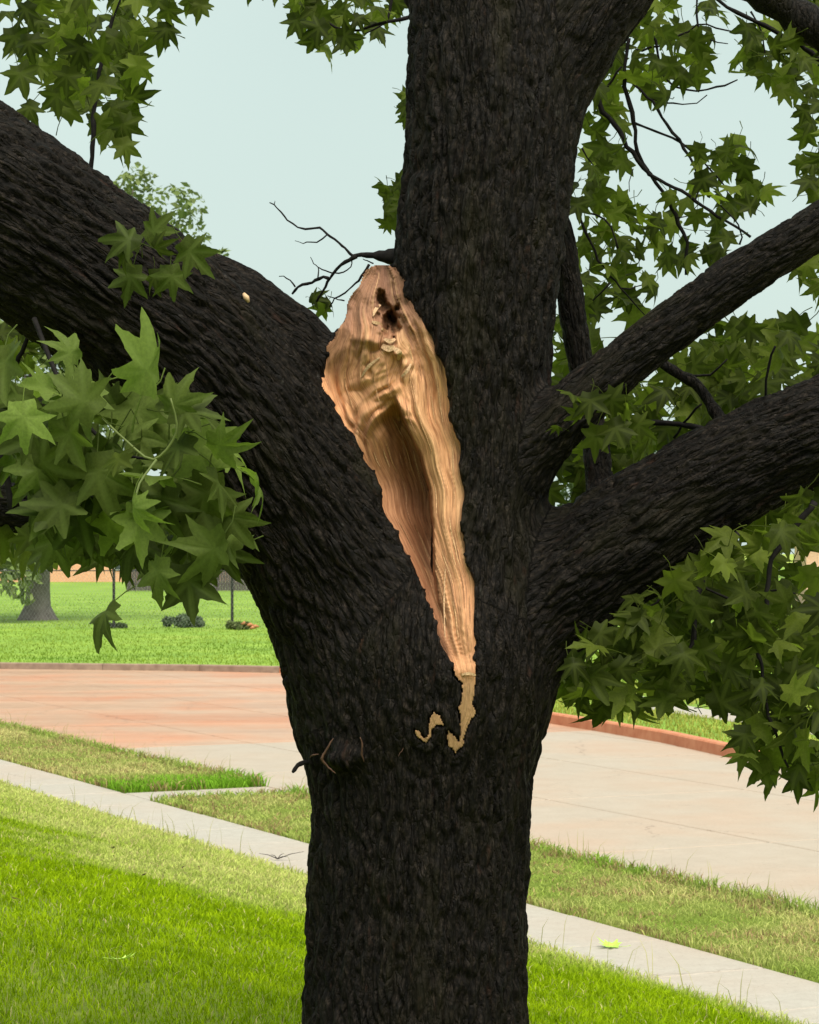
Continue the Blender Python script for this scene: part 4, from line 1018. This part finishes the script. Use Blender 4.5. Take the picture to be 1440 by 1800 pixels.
fill([(1300, 560), (1380, 570), (1470, 585), (1470, 690), (1290, 740), (1190, 720), (1185, 650), (1240, 590)], 66, 48, (6.9, 8.0), 16)
fill([(1405, 440), (1470, 400), (1470, 520), (1425, 515), (1398, 485)], 14, 48, (6.9, 7.4), 16)
gap5 = lambda x, y: (x > 1375 and 945 < y < 1085 and random.random() < .85) or (y > 1195 and 1160 < x < 1285 and random.random() < .4)
fill([(990, 1165), (1060, 1110), (1150, 1040), (1260, 960), (1380, 880), (1470, 840), (1470, 1190), (1380, 1210), (1290, 1235), (1200, 1225), (1130, 1235), (1060, 1250), (990, 1235)], 250, 52, (6.2, 7.4), 13, avoid=gap5)
fill([(1300, 1220), (1470, 1170), (1470, 1370), (1400, 1385), (1340, 1365), (1305, 1335)], 42, 52, (6.2, 6.7), 17)
for x, y, dx_, dy_, s in ((1040, 685, .1, 1, 62), (1060, 690, .8, .7, 58), (1100, 700, .5, .9, 56), (1052, 745, -.2, 1, 60), (1075, 735, .4, 1, 60), (1000, 690, -.4, .9, 48), (990, 752, -1, .1, 26), (1012, 345, .1, 1, 44), (1110, 735, .8, .6, 50), (1030, 720, -.9, .5, 40)):
    add_leaf(x, y, 6.35 if y > 500 else 6.9, s, (dx_, dy_), key='n')
# top left and behind the upright limb
fill([(0, -30), (320, -30), (315, 15), (290, 50), (255, 90), (235, 150), (230, 225), (190, 245), (115, 195), (60, 135), (0, 105)], 66, 58, (6.6, 7.8), 20)
for x, y, s in ((48, 60, 58), (150, 70, 60), (293, 40, 50), (245, 100, 58), (30, 115, 62), (212, 205, 58), (215, 245, 50), (356, 0, 44), (330, -10, 50), (440, -35, 46), (490, -35, 48), (60, 180, 50), (120, 120, 52)):
    add_leaf(x, y - 6, 6.7, s, (random.uniform(-.5, .5), 1), random.uniform(-25, 25), random.uniform(-10, 25))
fill([(515, -20), (720, -20), (705, 25), (655, 70), (600, 90), (550, 75), (515, 35)], 34, 46, (7.1, 7.6), 17)
fill([(705, 160), (730, 160), (725, 235), (708, 220)], 5, 40, (7.2, 7.5), 12); fill([(668, 345), (725, 310), (720, 400), (672, 395)], 13, 40, (7.2, 7.5), 12)
fill([(545, 525), (580, 520), (590, 545), (555, 548)], 3, 36, (6.95, 7.0), 10)
fill([(0, 575), (40, 590), (60, 640), (0, 650)], 12, 46, (6.9, 7.6), 12)
# spray of leaves on the left limb
for x, y, dx_, dy_, s, ro, pi in ((250, 427, -1, -.15, 66, 20, 10), (256, 424, .75, -.65, 64, -25, 20), (236, 462, -.25, 1, 66, 5, 5), (300, 462, .1, 1, 64, -8, 0), (318, 420, .6, .75, 74, 15, 8), (262, 425, .9, .35, 48, 45, 30), (232, 440, -.9, .4, 44, 30, -20), (270, 470, .2, 1, 48, 30, 10)):
    add_leaf(x, y, random.uniform(5.95, 6.1), s, (dx_, dy_), ro, pi, 'n')
# large near spray
for x, y, dx_, dy_, s, ro, pi, Y in ((252, 700, .1, -1, 140, 58, 5, 5.7), (297, 738, .45, -.85, 84, -20, 20, 5.75), (358, 772, 1, .25, 84, 40, 10, 5.75), (330, 745, .35, 1, 128, 12, -5, 5.9), (40, 700, .05, 1, 92, -6, 8, 5.6), (175, 728, -.7, -.55, 100, 10, 10, 5.7), (131, 645, -.3, -1, 74, 50, 0, 5.8),
                                 (224, 792, -.6, .8, 62, 55, 10, 5.55), (328, 985, .12, 1, 100, 0, 0, 5.85), (285, 975, -.35, 1, 84, 40, -10, 5.8), (203, 1052, -.5, .8, 84, 62, 5, 5.7), (345, 850, .3, 1, 120, -14, 8, 5.95), (300, 840, -.5, 1, 110, 25, 0, 5.85), (390, 880, .5, .85, 84, 15, 10, 5.95),
                                 (240, 880, .1, 1, 100, -30, 0, 5.8), (170, 790, .2, 1, 110, 18, 10, 5.75), (110, 730, .4, 1, 90, 35, 0, 5.7), (60, 790, .2, 1, 100, -20, 0, 5.8), (130, 860, -.6, .8, 100, 10, 15, 5.8), (232, 865, .05, 1, 74, 62, 0, 5.5)):
    add_leaf(x, y, Y, s, (dx_, dy_), ro, pi, 'n')
fill([(0, 640), (90, 610), (170, 690), (240, 720), (330, 700), (380, 740), (405, 830), (400, 930), (370, 960), (300, 975), (240, 985), (170, 960), (110, 945), (60, 900), (0, 870)], 56, 84, (5.75, 6.15), 22, key='n', ss=.22)
fill([(0, 940), (60, 935), (95, 960), (60, 985), (0, 980)], 8, 50, (6.8, 7.4), 14)
fill([(960, 800), (1045, 790), (1045, 875), (965, 865)], 14, 46, (7.1, 7.6), 10)
fill([(80, 930), (420, 925), (400, 975), (250, 985), (90, 980)], 30, 66, (6.0, 6.5), 18, key='n')
px_tube([(180, 735), (222, 775), (270, 808), (310, 760), (300, 700)], (2.2, 2.4, 2.6, 1.6), 5.72, 5.66, simple_mat('green_stem', (.07, .095, .02), (.12, .15, .04), 20, .6, 0), 'twig', 6, .02)
px_tube([(275, 808), (245, 850), (238, 880)], (2.6, 2), 5.66, 5.6, bpy.data.materials['green_stem'], 'twig', 6, .02)
px_tube([(60, 560), (120, 700), (200, 790), (275, 808)], (5, 4, 3, 2.4), 6.15, 5.7, TWIG, 'twig', 6, .03)
px_tube([(0, 800), (14, 850), (20, 900)], (7, 6), 6.6, 6.6, TWIG, 'twig', 6, .03)
order = sorted(range(len(LEAVES)), key=lambda i: -LEAVES[i][3] * (1 if -10 < LEAVES[i][4] < 1445 and LEAVES[i][5] > -10 else .1))
print('leaves', len(LEAVES))
invT = Matrix.Translation(-TREE.location)
for i in order[:300]:
    M, t, key, *_ = LEAVES[i]
    o = bpy.data.objects.new('leaf', LM[(key, t)]); C.objects.link(o); o.parent = TREE; o.matrix_parent_inverse = invT; o.matrix_basis = M
VV, FF, VE, RN = [], [], [], []; off = 0
for i in order[300:]:
    M, t, key, *_ = LEAVES[i]; V, Fc, ve = TPL[t]
    A = np.array(M); VV.append(V @ A[:3, :3].T + A[:3, 3]); FF += [[a + off for a in f] for f in Fc]; VE.append(ve); RN.append(np.full(len(V), random.random())); off += len(V)
me = mesh_np('foliage', np.concatenate(VV), FF, True); flt_attr(me, 'vein', np.concatenate(VE)); flt_attr(me, 'rnd', np.concatenate(RN))
tag(link('foliage', me, LEAF, TREE), kind='stuff')
# chips of pale wood caught on the bark
chip(433, 523, 6.43, 9, PALE, 'wood_chip')

# ------------------------------------------------------------------ fallen leaves and litter
def fallen(x, y, s, lab, mat_key, on_lawn):
    if on_lawn:
        d = ray(x, y); t = 6.0
        for _ in range(4000):
            p = np.array([0, 0, HC]) + d * t; s_, l_ = sl(p[:2])
            if p[2] < lawn_z(np.array([s_]))[0] + .05: break
            t += .01
    else: p = G(x, y, .014)
    V, Fc, ve = TPL[3]; V = V.copy(); V[:, 2] = np.abs(V[:, 2]) * .6
    me = mesh_np('fallen_leaf', V * s, Fc, True); flt_attr(me, 'vein', ve); flt_attr(me, 'rnd', np.zeros(len(V)))
    o = link('fallen_leaf', me, LEAF_FALLEN); o.location = p; o.rotation_euler = (0.1, -.12, random.uniform(0, 6)); tag(o, lab, 'leaf', 'fallen leaves')
fallen(1090, 1664, .15, 'bright green star-shaped leaf lying on the pavement', 0, False)
fallen(198, 1686, .085, 'pale green star-shaped leaf lying in the lawn grass', 0, True)
q = G(488, 1512, .012); V, Fc = [], []
for a, l_ in ((.2, .22), (2.9, .16), (1.2, .12), (-.6, .1), (2.2, .1)):
    p0 = Vector(q) + Vector((0, 0, .01)); p1 = p0 + Vector((math.cos(a), math.sin(a), .25)) * l_; tube(V, Fc, [p0, (p0 + p1) / 2 + Vector((0, 0, .01)), p1], [.004, .003, .0015], 5)
tag(link('fallen_twig', mesh_np('fallen_twig', V, Fc, True), TWIG), 'small dark branching twig lying on the pavement by the trunk', 'twig')

# ================================================================== ACROSS THE ROAD
def leaf_cloud(name, blobs, n, size, col, flat=.8):
    """blobs: centre xyz, radius; small folded leaf-clump faces through the volume, denser at the rim"""
    cen = np.array([b_[0] for b_ in blobs]); rad = np.array([b_[1] for b_ in blobs]); pb = rad ** 2 / (rad ** 2).sum()
    k = RNG.choice(len(blobs), n, p=pb); d = RNG.normal(0, 1, (n, 3)); d /= np.linalg.norm(d, axis=1)[:, None]
    r_ = rad[k] * RNG.uniform(.25, 1.0, n) ** .45 * (0.82 + .36 * vnoise(d * 2.3 + k[:, None] * 7.1, 3))
    p = cen[k] + d * r_[:, None] * np.array([1, 1, flat])
    nrm = d + RNG.normal(0, .7, (n, 3)) + np.array([0, 0, .5]); nrm /= np.linalg.norm(nrm, axis=1)[:, None]
    t = np.cross(nrm, RNG.normal(0, 1, (n, 3))); t /= np.linalg.norm(t, axis=1)[:, None]; b_ = np.cross(nrm, t)
    s = size * RNG.uniform(.6, 1.4, n)[:, None]
    V = np.stack([p - t * s, p + b_ * s * .55 + nrm * s * .12, p + t * s, p - b_ * s * .55 + nrm * s * .12], 1).reshape(-1, 3)
    o = np.arange(n) * 4; tri = np.concatenate([np.stack([o, o + 1, o + 2], 1), np.stack([o, o + 2, o + 3], 1)])
    me = mesh_np(name, V, tri)
    c = mixv(col[0], col[1], vnoise(p * .9, 8) * .5 + RNG.random(n) * .5) * RNG.uniform(.8, 1.2, n)[:, None]
    col_attr(me, 'col', np.repeat(c, 4, 0)); return me
FBARK = simple_mat('far_bark', (0.10, 0.085, 0.08), (0.19, 0.165, 0.155), 3, 0.9, 0.5, 0.05)
def far_tree(base, h, r, lab, blobs, n, size, col, group=None, cat='tree', stems=()):
    t = tag(empty('tree', tuple(base)), lab, cat, group)
    V, Fc = [], []; b_ = np.array(base, float)
    tube(V, Fc, [b_ + [0, 0, -.1], b_ + [0, 0, .25 * r], b_ + [0, 0, 1.2 * r], b_ + [.02, 0, 2.5 * r], b_ + [.1, 0, h * .3], b_ + [.2, 0, h * .6]], [2.0 * r, 1.6 * r, 1.12 * r, r, .85 * r, .4 * r], 14)
    for c_, rr in blobs[:8]:
        s0 = b_ + [.1, 0, h * random.uniform(.25, .45)]; m_ = (s0 + np.array(c_)) / 2 + [0, 0, .3]
        tube(V, Fc, [s0, m_, c_], [.32 * r, .2 * r, .06 * r], 6)
    link('trunk', mesh_np('trunk', V, Fc, True), FBARK, t)
    link('crown', leaf_cloud('crown', blobs, n, size, col), FARLEAF, t)
    return t
tb = G(66, 1090, .012); DT = tb[1]
bl = [(P(x, y, DT + dy), r_ * DT / F) for x, y, r_, dy in ((300, 372, 62, 0), (238, 322, 40, 1), (352, 425, 24, 0), (210, 440, 90, 1), (120, 520, 130, 0), (20, 470, 120, 1), (180, 600, 120, -1), (40, 640, 140, -1), (-80, 620, 130, 0), (230, 520, 100, 1), (60, 780, 130, 0), (-60, 800, 110, 0), (160, 760, 110, -1), (394, 446, 12, 0), (20, 985, 62, -3), (62, 950, 70, -2), (-30, 960, 70, -2), (26, 1020, 34, -4), (100, 940, 50, -1), (45, 1048, 15, -4))]
far_tree(tb, 14.0, .42, 'grey-trunked leafy tree standing behind the chain-link fence', bl, 16000, .15, ((0.10, 0.15, 0.045), (0.22, 0.27, 0.10)))  # crown greens are paled, distance haze put into the leaf colour
# chain-link fence
fp0 = G(200, 1105, .012); DFN = fp0[1]; FSP = 208 / F * DFN; FH = 1.85
fen = tag(empty('chain_link_fence', tuple(fp0)), 'chain-link fence on thin black posts across the far lawn', 'fence')
DARK = simple_mat('dark_metal', (0.012, 0.012, 0.013), (0.03, 0.03, 0.032), 20, .6, 0)
pV, pF = [], []; tube(pV, pF, [(0, 0, -.1), (0, 0, FH)], [.045, .045], 8); box(pV, pF, (-.06, -.06, FH), (.06, .06, FH + .04)); pmh = mesh_np('post', pV, pF)
for k in range(-4, 7):
    o = link('post', pmh, DARK, fen); o.location = (fp0[0] + k * FSP, DFN, .012)
V, Fc = [], []; tube(V, Fc, [(fp0[0] - 4 * FSP, DFN, FH - .02), (fp0[0] + 6 * FSP, DFN, FH - .02)], [.018, .018], 6); link('top_rail', mesh_np('top_rail', V, Fc), DARK, fen)
V, Fc = [], []; x0, x1 = fp0[0] - 4 * FSP, fp0[0] + 6 * FSP; st = .11
for k in range(int((x1 - x0) / st)):
    for sg in (-1, 1):
        xa = x0 + k * st; tube(V, Fc, [(xa, DFN - .05, .03), (xa + sg * FH * .6, DFN - .05, FH)], [.0022, .0022], 3, False)
tag(link('wire_mesh', mesh_np('wire_mesh', V, Fc), simple_mat('galvanised', (.22, .23, .22), (.32, .33, .32), 10, .5, 0), fen), kind='stuff')
# low plants at the fence
def shrub(x, y, wpx, hpx, n, lab, col, flower=False):
    b_ = G(x, y, .012); k = b_[1] / F; t = tag(empty('shrub', tuple(b_)), lab, 'shrub')
    blobs = [(b_ + np.array([random.uniform(-.5, .5) * wpx * k, random.uniform(-.4, .4), hpx * k * random.uniform(.3, .6)]), hpx * k * random.uniform(.35, .55)) for _ in range(9)]
    link('foliage', leaf_cloud('foliage', blobs, n, .07, col, .9), FARLEAF, t)
    V, Fc = [], []
    for c_, r_ in blobs: tube(V, Fc, [b_ + [0, 0, -.05], (b_ + c_) / 2 + [0, 0, .05], c_], [.02, .014, .006], 5)
    link('stem', mesh_np('stem', V, Fc), FBARK, t)
    if flower:
        V, Fc = [], []
        for _ in range(5):
            c_ = b_ + np.array([random.uniform(.1, .5), -.3, random.uniform(.03, .2)]); tube(V, Fc, [c_, c_ + [.09, 0, .05], c_ + [.2, .02, .02]], [.02, .06, .02], 5)
        link('dead_leaves', mesh_np('dead_leaves', V, Fc, True), simple_mat('rust_leaf', (.35, .13, .06), (.5, .24, .12), 6, .8, 0), t)
shrub(322, 1103, 75, 24, 1500, 'low grey-green shrub between the two fence posts', ((.06, .10, .05), (.17, .21, .13)))
shrub(418, 1107, 34, 16, 500, 'small weedy plant with rust-red dead leaves at a fence post', ((.08, .13, .04), (.2, .22, .1)), True)
shrub(215, 1104, 40, 10, 400, 'thin dark weeds at the foot of the fence post beside the grey tree', ((.06, .10, .04), (.13, .16, .07)))
# dark board fence far behind
bf0 = G(240, 1040, .012); DB = bf0[1]; bxa = (225 - 720) / F * DB; bxb = (1010 - 720) / F * DB
bfe = tag(empty('board_fence', (bxa, DB, 0)), 'dark brown wooden board fence at the back of the far lawn', 'fence')
WOODF = simple_mat('weathered_board', (0.055, 0.045, 0.045), (0.10, 0.085, 0.082), 4, .9, .2, .01)
PANW = 2.4; V, Fc = [], []
for k in range(16):
    dz = random.uniform(0, .04); box(V, Fc, (k * .15 + .004, -.012 + (k % 2) * .01, .05), (k * .15 + .146, .012 + (k % 2) * .01, 2.05 + dz))
box(V, Fc, (0, .03, .4), (PANW, .08, .5)); box(V, Fc, (0, .03, 1.6), (PANW, .08, 1.7)); panm = mesh_np('fence_panel', V, Fc)
V, Fc = [], []; box(V, Fc, (-.06, -.06, -.1), (.06, .06, 2.2)); fpm = mesh_np('post', V, Fc)
for k in range(int((bxb - bxa) / (PANW + .12))):
    o = link('fence_panel', panm, WOODF, bfe); o.location = (bxa + k * (PANW + .12) + .06, DB, .012)
    o = link('post', fpm, WOODF, bfe); o.location = (bxa + k * (PANW + .12), DB, .012)
# houses
def house(loc, w, d, h, rz, wallm, lab, wins):
    t = tag(empty('house', loc), lab, 'house'); M = Matrix.Translation(loc) @ Matrix.Rotation(rz, 4, 'Z')
    V, Fc = [], []; box(V, Fc, (-w / 2, 0, -.2), (w / 2, d, h), M); link('wall', mesh_np('wall', V, Fc), wallm, t)
    V, Fc = [], []; rh = 2.4; e = .5
    pts = [(-w / 2 - e, -e, h + .003), (w / 2 + e, -e, h + .003), (w / 2 + e, d + e, h + .003), (-w / 2 - e, d + e, h + .003), (-w / 2 + d * .45, d / 2, h + rh), (w / 2 - d * .45, d / 2, h + rh)]
    me = mesh_np('roof', [M @ Vector(p) for p in pts], [[0, 1, 5, 4], [1, 2, 5], [2, 3, 4, 5], [3, 0, 4], [3, 2, 1, 0]]); link('roof', me, simple_mat('roof_shingle', (.10, .085, .075), (.17, .145, .13), 5, .9, .3, .03), t)
    for x, z, ww, hh in wins:
        V, Fc = [], []; box(V, Fc, (x - ww / 2 - .08, -.06, z - .08), (x + ww / 2 + .08, -.003, z + hh + .08), M); fr = link('window', mesh_np('window', V, Fc), simple_mat('white_frame', (.55, .55, .53), (.65, .65, .63), 3, .6, 0), t)
        V, Fc = [], []; box(V, Fc, (x - ww / 2, -.075, z), (x - .03, -.064, z + hh), M); box(V, Fc, (x + .03, -.075, z), (x + ww / 2, -.064, z + hh), M)
        pane = simple_mat('window_glass', (.03, .04, .045), (.06, .07, .075), 2, .1, 0); o = link('pane', mesh_np('pane', V, Fc), pane, fr)
def brick(name, c1_, c2_, mort):
    m, nt, N, L, b = new_mat(name); bt = N.new('ShaderNodeTexBrick'); tc = N.new('ShaderNodeTexCoord'); mp = N.new('ShaderNodeMapping'); mp.inputs['Rotation'].default_value = (R(90), 0, 0)
    L.new(tc.outputs['Object'], mp.inputs[0]); L.new(mp.outputs[0], bt.inputs['Vector']); bt.inputs['Scale'].default_value = 4
    bt.inputs['Color1'].default_value = (*c1_, 1); bt.inputs['Color2'].default_value = (*c2_, 1); bt.inputs['Mortar'].default_value = (*mort, 1)
    L.new(bt.outputs[0], b.inputs['Base Color']); b.inputs['Roughness'].default_value = .9; return m
BR1 = brick('orange_brick', (.62, .27, .13), (.72, .36, .2), (.6, .5, .42)); BR2 = brick('peach_brick', (.66, .36, .23), (.74, .44, .3), (.6, .5, .45))
house((-22.5, 178, .012), 20, 9, 3.4, 0.05, BR1, 'orange brick bungalow glimpsed through leaves beyond the far lawn', [(-6, .9, 1.6, 1.4), (2.0, .9, 1.6, 1.4), (6.5, .9, 1.2, 1.4)])
house((23.5, 105, .012), 13, 9, 3.3, -.1, BR2, 'peach brick bungalow on the right beyond the road, behind hanging leaves', [(-4, .9, 1.5, 1.4), (1.5, .9, 1.5, 1.4)])
# skyline trees
for x, D, h, r_ in ((-62, 205, 12, 5.5), (-47, 215, 10, 5), (-33, 220, 11, 5), (-20, 212, 9, 4.5), (-7, 225, 11, 5.5), (7, 215, 10, 5), (20, 222, 12, 6), (34, 205, 10, 5), (40, 150, 9, 4.5), (47, 215, 12, 6), (62, 220, 11, 5)):
    bl = [(np.array([x + random.uniform(-1, 1) * r_ * .7, D + random.uniform(-1, 1) * r_ * .4, h * random.uniform(.35, .8)]), r_ * random.uniform(.45, .7)) for _ in range(9)]
    far_tree((x, D, .012), h, .3, 'distant leafy tree on the skyline beyond the lawns and fences', bl, 2600, .4, ((.05, .085, .03), (.13, .17, .06)), 'skyline trees')
